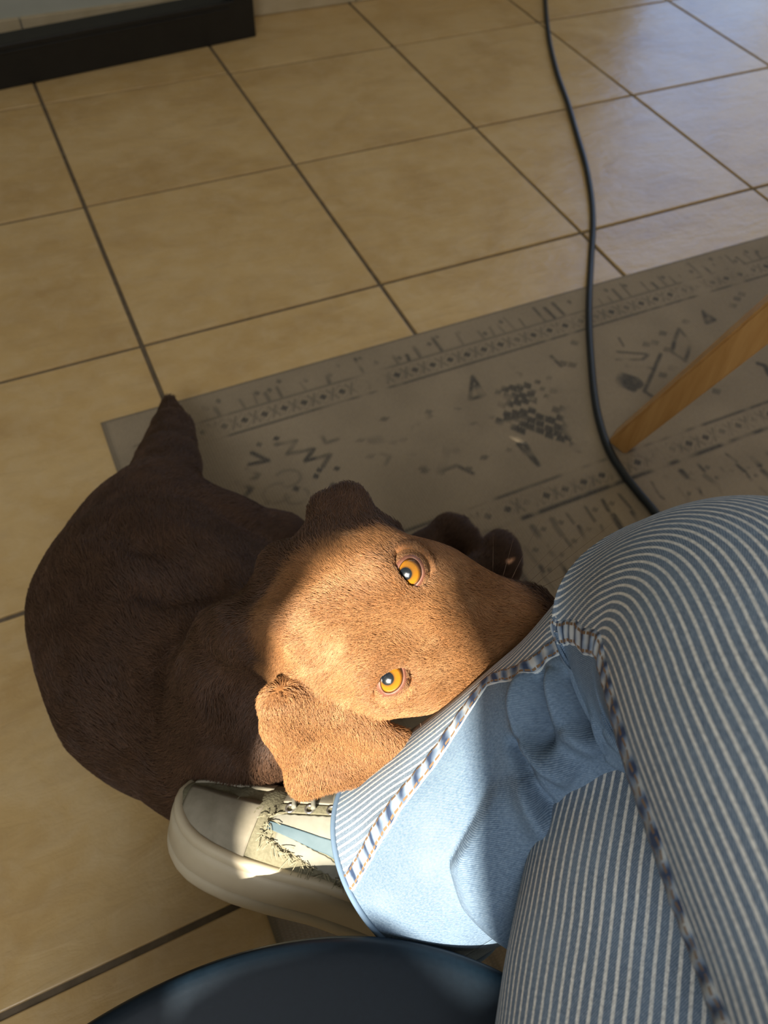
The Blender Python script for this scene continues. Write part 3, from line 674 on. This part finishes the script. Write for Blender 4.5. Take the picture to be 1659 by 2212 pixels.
def blend(sl, d, k, sub=False):
    f = FLD[sl]
    if sub:
        d = -d; h = np.clip(.5 + .5 * (d - f) / k, 0, 1); FLD[sl] = f * (1 - h) + d * h + k * h * (1 - h)      # smooth max
    else:
        h = np.clip(.5 + .5 * (f - d) / k, 0, 1); FLD[sl] = f * (1 - h) + d * h - k * h * (1 - h)
def cone(a, b, r0, r1, k=.03, flow=None, sub=False):
    a = np.asarray(a, float); b = np.asarray(b, float); R = max(r0, r1)
    sl, p = region(np.minimum(a, b) - R, np.maximum(a, b) + R, k + .012)
    ab = (b - a).astype(np.float32); q = p - a.astype(np.float32); t = np.clip((q @ ab) / max(float(ab @ ab), 1e-9), 0, 1)
    d = np.linalg.norm(q - t[..., None] * ab, axis=-1) - (r0 + (r1 - r0) * t)
    blend(sl, d, k, sub)
    if not sub:
        fl_ = nrm(b - a) if flow is None else nrm(flow)
        for s in (0, .5, 1): PR.append((a + (b - a) * s, R, fl_))
def ell(c, r, ax=None, k=.03, flow=(0, 0, -1), sub=False):
    c = np.asarray(c, float); r = np.asarray(r, float); ax = np.eye(3) if ax is None else np.asarray(ax)   # rows = axes
    R = r.max(); sl, p = region(c - R, c + R, k + .012)
    q = (p - c.astype(np.float32)) @ ax.T.astype(np.float32)
    k0 = np.linalg.norm(q / r, axis=-1); k1 = np.linalg.norm(q / (r * r), axis=-1); d = k0 * (k0 - 1) / np.maximum(k1, 1e-6)
    blend(sl, d.astype(np.float32), k, sub)
    if not sub: PR.append((c, R, nrm(flow)))
def tri(a, b, c, th, k=.012, flow=None):
    a, b, c = [np.asarray(v, float) for v in (a, b, c)]; lo = np.minimum(np.minimum(a, b), c) - th; hi = np.maximum(np.maximum(a, b), c) + th
    sl, p = region(lo, hi, k + .012)
    n = nrm(np.cross(b - a, c - a))
    def edge(u, v):
        e = v - u; q = p - u; t = np.clip((q @ e) / (e @ e), 0, 1); return np.linalg.norm(q - t[..., None] * e, axis=-1)
    ins = ((p - a) @ np.cross(n, b - a) > 0) & ((p - b) @ np.cross(n, c - b) > 0) & ((p - c) @ np.cross(n, a - c) > 0)
    d = np.where(ins, np.abs((p - a) @ n), np.minimum(np.minimum(edge(a, b), edge(b, c)), edge(c, a))) - th
    blend(sl, d.astype(np.float32), k)
    for q in (a, b, c, (a + b + c) / 3): PR.append((q, .02, nrm(flow if flow is not None else (b + c) / 2 - a)))
HAX = np.stack([H_X, H_Y, H_Z])
# torso: croup - loin - ribs - shoulders, curled in a C on the floor
croup, loin, ribs, shld = Z(335, 1215, .125), Z(330, 1320, .135), Z(400, 1440, .145), Z(505, 1555, .150)
tailward = nrm(croup - ribs)
cone(loin, croup, .116, .100, .05, croup - loin)
cone(ribs, loin, .122, .116, .05, loin - ribs)
cone(shld, ribs, .100, .122, .05, ribs - shld)
ell(Z(500, 1370, .085), (.13, .12, .085), k=.06, flow=loin - ribs)
cone(Z(600, 1480, .09), Z(480, 1300, .07), .085, .075, .05, (-.3, .8, -.5))
# haunch and hind leg
hip, knee, hock = Z(345, 1165, .14), Z(592, 1187, .115), Z(560, 1300, .04)
cone(hip, knee, .088, .042, .014, knee - hip); cone(knee, hock, .04, .028, .02); cone(hock, Z(800, 1290, .02), .026, .022, .02)
ell(Z(430, 1182, .135), (.080, .048, .075), k=.014, flow=knee - hip)
# tail
tb, t1, t2, tt = Z(345, 1085, .15), Z(362, 1010, .12), Z(372, 930, .085), Z(366, 868, .065)
cone(tb, t1, .050, .041, .02); cone(t1, t2, .041, .028, .004); cone(t2, tt, .028, .008, .004)
# shoulder, elbow, forelegs and paws
elb = Z(590, 1662, .185)
cone(Z(545, 1585, .20), elb, .052, .034, .02, elb - Z(545, 1585, .20))
cone(elb, Z(760, 1480, .055), .034, .028, .02); cone(Z(760, 1480, .055), Z(1030, 1240, .032), .028, .025, .02)
ell(Z(1075, 1215, .030), (.046, .030, .030), np.stack([nrm([.55, .8, 0]), nrm([-.8, .55, 0]), np.array([0, 0, 1.])]), .015, (.8, .4, -.2))
cone(Z(620, 1420, .10), Z(800, 1260, .045), .05, .03, .03); cone(Z(800, 1260, .045), Z(950, 1170, .034), .028, .024, .02)
for dx, dy, r in ((0, 0, .028), (22, -14, .015), (40, 6, .015), (48, 30, .015), (-6, -18, .014)):
    c0 = Z(968 + dx, 1165 + dy, .036); cone(c0, c0 + [.004, .004, 0], r, r, .008, (.8, .5, 0))
# neck
cone(Z(520, 1560, .20), hd(-.062, -.004, -.085), .085, .062, .05, (shld - hd(-.06, 0, -.08)))
cone(Z(600, 1520, .12), hd(-.02, -.0, -.11), .07, .05, .04, (0, 0, -1))
# head
B = -H_X
ell(hd(-.036, 0, -.046), (.060, .054, .048), HAX, .02, B)
ell(hd(-.004, 0, -.040), (.050, .051, .041), HAX, .02, B)
ell(hd(-.068, 0, -.056), (.030, .036, .034), HAX, .02, B)
for s in (1, -1):
    ell(hd(-.013, s * .028, -.020), (.021, .018, .0195), HAX, .010, B)
    ell(hd(.006, s * .043, -.060), (.048, .020, .036), HAX, .02, B)
    ell(hd(.036, s * .030, -.046), (.034, .018, .024), HAX, .018, B)
cone(hd(.022, 0, -.046), hd(.098, 0, -.050), .037, .0315, .02, B)
for s in (1, -1): cone(hd(.060, s * .014, -.060), hd(.100, s * .011, -.060), .028, .024, .012, B)
cone(hd(-.01, 0, -.088), hd(.075, 0, -.086), .038, .024, .02, B)
ell(hd(.124, 0, -.044), (.014, .017, .013), HAX, .008, B)
cone(hd(.012, 0, .010), hd(-.045, 0, .016), .011, .011, .012, sub=True)                      # furrow between the brows
EYES = [hd(.0045, .0352, -.0165), hd(-.0030, -.0352, -.0158)]
for e in EYES: ell(e, (.0138, .0138, .0138), None, .004, sub=True)
# ears: near ear drops forward over the hem, far ear lies back
b1, b2, tp, q1, q2 = hd(-.076, -.052, -.026), hd(-.052, -.058, -.042), hd(.015, -.083, -.050), hd(-.050, -.113, -.072), hd(-.080, -.076, -.048)
tri(b1, b2, tp, .0055, .014, tp - b1); tri(b1, tp, q1, .0055, .012, q1 - b1); tri(b1, q1, q2, .0055, .014, q1 - b1); tri(tp, q1, (tp + q1) / 2 + .018 * nrm(q1 - b1), .005, .012, q1 - b1)
cone(b1, hd(-.066, -.072, -.038), .013, .010, .014, q1 - b1); cone(q1, hd(-.026, -.106, -.066), .008, .007, .012, q1 - b1)
f1, f2, ft, f3 = hd(-.062, .042, -.040), hd(-.008, .050, -.046), hd(-.034, .088, -.072), hd(.004, .070, -.082); fu = hd(-.052, .080, -.066)
tri(f1, f2, ft, .008, .016, ft - f1); tri(f2, ft, f3, .007, .014, ft - f2); tri(f1, fu, ft, .008, .014, ft - f1); cone(fu, ft, .010, .010, .012, ft - f1)
def hit(u, v):                       # where the line of sight meets the body so far
    r = ray(u, v)
    for t in np.arange(.40, 1.2, .002):
        q = CAM + r * t; k = np.round((q - DLO) / DS).astype(int)
        if (k >= 0).all() and (k < dn).all() and FLD[tuple(k)] < 0: return q
    return None
def groove(px_, r, k, depth=0.0):
    H = [h for h in (hit(*q) for q in px_) if h is not None]
    for a_, b_ in zip(H[:-1], H[1:]): cone(a_ + [0, 0, depth], b_ + [0, 0, depth], r, r, k, sub=True)
groove([(318, 1268), (370, 1266), (450, 1258), (530, 1250), (620, 1238)], .012, .030, .003)
groove([(455, 1470), (500, 1545), (492, 1640)], .010, .03, .006)
groove([(560, 1440), (545, 1530), (560, 1600)], .010, .03, .006)
groove([(235, 1130), (330, 1170), (420, 1215)], .008, .04, .010)

def surface_nets(Fv, lo, h):
    S = Fv < 0; nx_, ny_, nz_ = Fv.shape
    cnt = np.zeros((nx_ - 1, ny_ - 1, nz_ - 1), np.uint8)
    for i in (0, 1):
        for j in (0, 1):
            for k in (0, 1): cnt += S[i:nx_ - 1 + i, j:ny_ - 1 + j, k:nz_ - 1 + k]
    C = np.argwhere((cnt > 0) & (cnt < 8)); vid = np.full(cnt.shape, -1, np.int32); vid[tuple(C.T)] = np.arange(len(C))
    acc = np.zeros((len(C), 3)); num = np.zeros(len(C))
    cor = [(i, j, k) for i in (0, 1) for j in (0, 1) for k in (0, 1)]
    val = {c: Fv[C[:, 0] + c[0], C[:, 1] + c[1], C[:, 2] + c[2]] for c in cor}
    for a in cor:
        for ax in range(3):
            if a[ax]: continue
            b = list(a); b[ax] = 1; b = tuple(b); va, vb = val[a], val[b]; m = (va < 0) != (vb < 0)
            t = np.where(m, va / np.where(m, va - vb, 1), 0); p = np.array(a, float)[None] + t[:, None] * (np.array(b) - np.array(a))[None]
            acc[m] += p[m]; num[m] += 1
    V = lo + (C + acc / num[:, None]) * h; faces = []
    for ax in range(3):
        sl0 = [slice(None)] * 3; sl1 = [slice(None)] * 3; sl0[ax] = slice(0, -1); sl1[ax] = slice(1, None)
        E = np.argwhere(S[tuple(sl0)] != S[tuple(sl1)]); u, w = (ax + 1) % 3, (ax + 2) % 3
        ok = (E[:, u] > 0) & (E[:, w] > 0) & (E[:, u] < cnt.shape[u]) & (E[:, w] < cnt.shape[w]); E = E[ok]
        q = []
        for du, dw in ((-1, -1), (0, -1), (0, 0), (-1, 0)):
            e = E.copy(); e[:, u] += du; e[:, w] += dw; q.append(vid[tuple(e.T)])
        q = np.stack(q, 1); fl_ = ~S[tuple(E.T)]; q[fl_] = q[fl_][:, ::-1]; faces.append(q)
    return V, np.vstack(faces)
DV, DF = surface_nets(FLD, DLO, DS)
def laplace(V, F, it, w=.5):
    e = np.concatenate([F[:, [0, 1]], F[:, [1, 2]], F[:, [2, 3]], F[:, [3, 0]]]); e = np.concatenate([e, e[:, ::-1]])
    deg = np.bincount(e[:, 0], minlength=len(V)).astype(float)
    for _ in range(it):
        s = np.stack([np.bincount(e[:, 0], V[e[:, 1], k], len(V)) for k in range(3)], -1) / np.maximum(deg, 1)[:, None]
        V = V + w * (s - V)
    return V
DV = laplace(DV, DF, 3)
DV[:, 2] = np.maximum(DV[:, 2], 0.0065)
def fnorm(V, F):
    n = np.cross(V[F[:, 2]] - V[F[:, 0]], V[F[:, 3]] - V[F[:, 1]]); vn = np.zeros_like(V)
    for k in range(4): np.add.at(vn, F[:, k], n)
    return nrm(vn), n
VN, FNV = fnorm(DV, DF)
if (VN * (DV - DV.mean(0))).sum() < 0: DF = DF[:, ::-1]; VN, FNV = fnorm(DV, DF)
# lie of the coat
PP = np.array([p[0] for p in PR]); RR = np.array([p[1] for p in PR]); DD = np.array([p[2] for p in PR])
flow = np.zeros_like(DV)
for s in range(0, len(DV), 20000):
    d = np.linalg.norm(DV[s:s + 20000, None] - PP[None], axis=-1) - RR[None]; w = np.exp(-np.clip(d, 0, None) / .018); flow[s:s + 20000] = (w[..., None] * DD[None]).sum(1)
flow = nrm(flow - (flow * VN).sum(-1, keepdims=True) * VN)
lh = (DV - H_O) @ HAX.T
sunlit_head = np.clip(1 - (np.linalg.norm((lh - [.010, -.006, -.035]) / [.103, .072, .062], axis=-1) - .95) / .12, 0, 1)  # sunlit skull and face, where direct sun is put into the coat colour
sunlit_head = np.maximum(sunlit_head, np.clip(1 - (np.linalg.norm((lh - [-.044, -.080, -.050]) / [.074, .058, .055], axis=-1) - .95) / .12, 0, 1))
eyed = np.min([np.linalg.norm((DV - e) * 1.0, axis=1) for e in EYES], axis=0); mask = np.exp(-((eyed - .016) / .0085) ** 2)
dog = empty('dog', (float(ribs[0]), float(ribs[1]), 0)); tag(dog, 'chocolate brown dog curled on the floor looking up with amber eyes', 'dog')
DOFF = np.array([ribs[0], ribs[1], 0])
def coat(name, hair):
    N = NT(name)
    at1 = N.n('ShaderNodeAttribute', attribute_name='sunlit_head'); v = N.coord('Object')
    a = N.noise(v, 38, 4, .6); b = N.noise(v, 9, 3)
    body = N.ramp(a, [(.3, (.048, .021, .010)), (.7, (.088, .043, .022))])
    head = N.ramp(a, [(.3, (.220, .088, .028)), (.7, (.325, .148, .053))])  # paler than the body to carry the sun's brightness in the fur colour
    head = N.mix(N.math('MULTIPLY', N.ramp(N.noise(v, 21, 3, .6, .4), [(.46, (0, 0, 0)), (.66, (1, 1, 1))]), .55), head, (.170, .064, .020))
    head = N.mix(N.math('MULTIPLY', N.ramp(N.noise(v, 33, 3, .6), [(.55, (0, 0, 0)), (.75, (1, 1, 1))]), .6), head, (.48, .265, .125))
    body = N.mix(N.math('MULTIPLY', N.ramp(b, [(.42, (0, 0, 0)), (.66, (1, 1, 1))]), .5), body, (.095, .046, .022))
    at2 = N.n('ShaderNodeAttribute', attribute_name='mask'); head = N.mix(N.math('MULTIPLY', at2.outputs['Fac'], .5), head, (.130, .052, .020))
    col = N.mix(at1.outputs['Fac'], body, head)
    if hair:
        hi_ = N.n('ShaderNodeHairInfo'); k = N.math('MULTIPLY_ADD', hi_.outputs['Random'], 0.9, 0.6)
        hs = N.n('ShaderNodeHueSaturation'); N.l(k, hs.inputs['Value']); N.l(col, hs.inputs['Color']); col = hs.outputs[0]
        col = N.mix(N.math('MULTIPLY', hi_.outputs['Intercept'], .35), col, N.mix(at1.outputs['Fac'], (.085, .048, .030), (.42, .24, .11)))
        return N.out(col, .55, Specular_IOR_Level=.45)
    return N.out(col, .65, N.bump(N.noise(v, 500, 2), .3, .001), Specular_IOR_Level=.25)
M_COAT, M_HAIR = coat('brown_coat', False), coat('brown_fur', True)
me = bpy.data.meshes.new('body')
me.vertices.add(len(DV)); me.vertices.foreach_set('co', (DV - DOFF).astype(np.float32).ravel())
me.loops.add(DF.size); me.loops.foreach_set('vertex_index', DF.astype(np.int32).ravel())
me.polygons.add(len(DF)); me.polygons.foreach_set('loop_start', np.arange(0, DF.size, 4, dtype=np.int32)); me.polygons.foreach_set('loop_total', np.full(len(DF), 4, np.int32))
me.polygons.foreach_set('use_smooth', np.ones(len(DF), bool)); me.update(calc_edges=True); me.validate()
me.attributes.new('sunlit_head', 'FLOAT', 'POINT').data.foreach_set('value', sunlit_head.astype(np.float32))
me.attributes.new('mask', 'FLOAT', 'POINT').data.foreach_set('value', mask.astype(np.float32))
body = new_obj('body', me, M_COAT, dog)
# eyes and lids
def eye_material():
    N = NT('amber_eye'); tc = N.n('ShaderNodeTexCoord'); sp = N.n('ShaderNodeSeparateXYZ'); N.l(tc.outputs['Object'], sp.inputs[0])
    r = N.math('DIVIDE', N.math('SQRT', N.math('ADD', N.math('POWER', sp.outputs[0], 2), N.math('POWER', sp.outputs[1], 2))), .0125)
    an = N.math('ARCTAN2', sp.outputs[1], sp.outputs[0]); cv = N.n('ShaderNodeCombineXYZ'); N.l(N.math('MULTIPLY', an, 5.0), cv.inputs[0]); N.l(N.math('MULTIPLY', r, 2.5), cv.inputs[1])
    st = N.noise(cv.outputs[0], 2.2, 4, .6)
    col = N.ramp(r, [(0, (.006, .009, .014)), (.30, (.010, .013, .018)), (.35, (.10, .045, .010)), (.43, (.30, .12, .010)), (.62, (.40, .165, .012)), (.70, (.16, .06, .008)), (.76, (.030, .012, .008)), (1, (.03, .012, .008))])
    col = N.mix(N.math('MULTIPLY', N.math('SUBTRACT', st, .35, clamp=True), .9), col, (.20, .08, .01))
    pup = N.math('LESS_THAN', r, .33); col = N.mix(pup, col, (.006, .009, .013))
    return N.out(col, .18, None, Coat_Weight=1.0, Coat_Roughness=.03, Specular_IOR_Level=.5)
M_EYE = eye_material()
M_LID = simple('eyelid_skin', (.13, .050, .030), (.22, .092, .058), 200, .5, .1)
M_RIM = simple('dark_lid_rim', (.030, .014, .010), (.045, .022, .016), 200, .35, .1)
LIDS = []
for e, gaze, op, rot in ((EYES[0], (865, 1243), (.0096, .0078), 1.42), (EYES[1], (846, 1464), (.0098, .0070), 1.15)):
    g = nrm(CAM - e); g = nrm(g - .17 * RIGHT + .05 * DOWN)
    x = nrm(np.cross(H_Y, g)); y = np.cross(g, x)
    bme = bmesh.new(); bmesh.ops.create_uvsphere(bme, u_segments=48, v_segments=32, radius=.0125)
    eo = bm_obj('eye', bme, M_EYE, dog, True)
    eo.matrix_local = Matrix(((x[0], y[0], g[0], e[0] - DOFF[0]), (x[1], y[1], g[1], e[1] - DOFF[1]), (x[2], y[2], g[2], e[2]), (0, 0, 0, 1)))
    # lid: a ring draped over the eyeball, almond opening, long axis turned by rot in the view; skin rim inside, furred outside
    vz = nrm(CAM - e); vz = nrm(.55 * vz + .45 * H_Z); ux = nrm(RIGHT - (RIGHT @ vz) * vz); uy = np.cross(vz, ux)
    nt = 72; rings = [(-.0002, .0127), (.0002, .0136), (.0010, .0141), (.0022, .0142), (.0040, .0139), (.0062, .0131), (.0085, .0118), (.0110, .0100)]; V = []
    for k, (grow, rad) in enumerate(rings):
        for j in range(nt):
            t = 2 * math.pi * j / nt; ca, sa = math.cos(t), math.sin(t)
            xx = op[0] * np.sign(ca) * abs(ca) ** 1.2; yy = op[1] * sa
            rr = math.hypot(xx, yy); xx *= (rr + grow) / rr; yy *= (rr + grow) / rr
            X = xx * math.cos(rot) - yy * math.sin(rot); Y = xx * math.sin(rot) + yy * math.cos(rot); rr = min(math.hypot(X, Y), .0135)
            zc = math.sqrt(max(rad * rad - rr * rr, 1e-7)); V.append(e + X * ux + Y * uy + zc * vz)
    F = np.array([(i * nt + j, i * nt + (j + 1) % nt, (i + 1) * nt + (j + 1) % nt, (i + 1) * nt + j) for i in range(len(rings) - 1) for j in range(nt)])
    V = np.array(V); LIDS.append((V, F[F[:, 0] >= 3 * nt], e, vz))
    lo = mesh_np('eyelid', V - DOFF, F, [M_COAT, M_RIM, M_LID], dog, midx=[1 if f[0] < nt else (2 if f[0] < 4 * nt else 0) for f in F])
    lo.data.attributes.new('sunlit_head', 'FLOAT', 'POINT').data.foreach_set('value', np.ones(len(V), np.float32))
# fur strands rooted on the surface (lids included)
SV, SF, SN, SFL, SH_ = DV, DF, VN, flow, sunlit_head
for V_, F_, e_, vz_ in LIDS:
    n_, fn_ = fnorm(V_, F_); sg_ = np.sign((n_ * (V_ - e_)).sum()); n_ = n_ * sg_
    ou = nrm((V_ - e_) - ((V_ - e_) @ vz_)[:, None] * vz_); ou = nrm(ou * .8 + B * .7); ou = nrm(ou - (ou * n_).sum(1, keepdims=True) * n_)
    SF = np.vstack([SF, F_ + len(SV)]); SV = np.vstack([SV, V_]); SN = np.vstack([SN, n_]); SFL = np.vstack([SFL, ou]); SH_ = np.concatenate([SH_, np.ones(len(V_))])
FNS = np.cross(SV[SF[:, 2]] - SV[SF[:, 0]], SV[SF[:, 3]] - SV[SF[:, 1]]); area = np.linalg.norm(FNS, axis=1) * .5; fc = SV[SF].mean(1); fn = nrm(SN[SF].mean(1)); fh = SH_[SF].mean(1)
facing = (fn * nrm(CAM - fc)).sum(1); keep = (facing > -.45) & (fc[:, 2] > .012)
deye = np.min([np.linalg.norm(fc - e, axis=1) for e in EYES], axis=0); nb_ = len(DF); isl = np.arange(len(SF)) >= nb_; keep &= (deye > .0156) | isl
dens = np.where(fh > .5, 2.4e6, 5.5e5) * keep
cnt = area * dens; tot = int(cnt.sum()); print('hairs', tot, 'verts', len(DV))
fi = RNG.choice(len(SF), tot, p=cnt / cnt.sum())
a, b = RNG.random((2, tot, 1)); q = SV[SF[fi]]
root = (q[:, 0] * (1 - a) + q[:, 1] * a) * (1 - b) + (q[:, 3] * (1 - a) + q[:, 2] * a) * b
qn = SN[SF[fi]]; n = nrm((qn[:, 0] * (1 - a) + qn[:, 1] * a) * (1 - b) + (qn[:, 3] * (1 - a) + qn[:, 2] * a) * b)
fw = nrm(SFL[SF[fi]].mean(1)); h = fh[fi]
sw = RNG.normal(0, 1, (tot, 3)); sw -= (sw * n).sum(1, keepdims=True) * n
cl = np.stack([vnoise(root[:, 0] * 60 + root[:, 2] * 31, root[:, 1] * 60 + k * 9, 30 + k) for k in range(3)], -1); cl -= (cl * n).sum(1, keepdims=True) * n
fw = nrm(fw + .22 * sw + .9 * cl)
hl = (root - H_O) @ HAX.T; near = np.clip((np.linalg.norm((hl - [-.02, 0, -.045]) / [.12, .13, .08], axis=1) - .9) / .5, 0, 1)
ln = ((.0056 + .0075 * near) * RNG.uniform(.6, 1.25, tot))[:, None]
de = deye[fi][:, None]; ln *= np.clip((de - .010) / .018, .28, 1)
lift = np.where(h > .5, .42, .34)[:, None]
pt = np.stack([root - n * .0006, root + ln * (.36 * fw + lift * .42 * n), root + ln * (.70 * fw + lift * .62 * n), root + ln * (1.0 * fw + lift * .62 * n)], 1)
hc = bpy.data.hair_curves.new('fur'); hc.add_curves([4] * tot)
hc.attributes['position'].data.foreach_set('vector', (pt - DOFF).astype(np.float32).ravel())
ra = hc.attributes.get('radius') or hc.attributes.new('radius', 'FLOAT', 'POINT')
rw = np.where(h > .5, .00013, .00022)[:, None] * np.array([1, .95, .7, .2])[None]
ra.data.foreach_set('value', rw.astype(np.float32).ravel())
hc.attributes.new('sunlit_head', 'FLOAT', 'CURVE').data.foreach_set('value', h.astype(np.float32))
hc.attributes.new('mask', 'FLOAT', 'CURVE').data.foreach_set('value', np.exp(-((deye[fi] - .016) / .0085) ** 2).astype(np.float32))
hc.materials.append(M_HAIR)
fur = bpy.data.objects.new('fur', hc); COL.objects.link(fur); fur.parent = dog; fur['kind'] = 'stuff'; fur['label'] = 'short brown coat'
# whiskers and brow hairs
parts = []
def wh(p0, p1, sag, r=.00016):
    t = np.linspace(0, 1, 10)[:, None]; q = p0 + (p1 - p0) * t + sag * np.sin(np.pi * t / 2) * t * np.array([0, 0, -1.]); parts.append(tube(q - DOFF, np.linspace(r, r * .3, 10), 5))
for k in range(7):
    wh(hd(.075 + .006 * k, .034, -.052), hd(.072 + .016 * k, .075 + .006 * (k % 3), -.045 + .006 * k), .006)
wh(P(843, 1163, .525), P(857, 1150, .515), 0); wh(P(908, 1172, .54), P(906, 1164, .535), 0)
wh(P(908, 1562, .545), P(918, 1612, .55), .003); wh(P(917, 1562, .55), P(920, 1585, .555), .002)
V, F = joinVF(parts)
wo = mesh_np('whiskers', V, F, simple('whisker', (.10, .055, .03), (.16, .09, .05), 90, .5), dog); wo['kind'] = 'stuff'
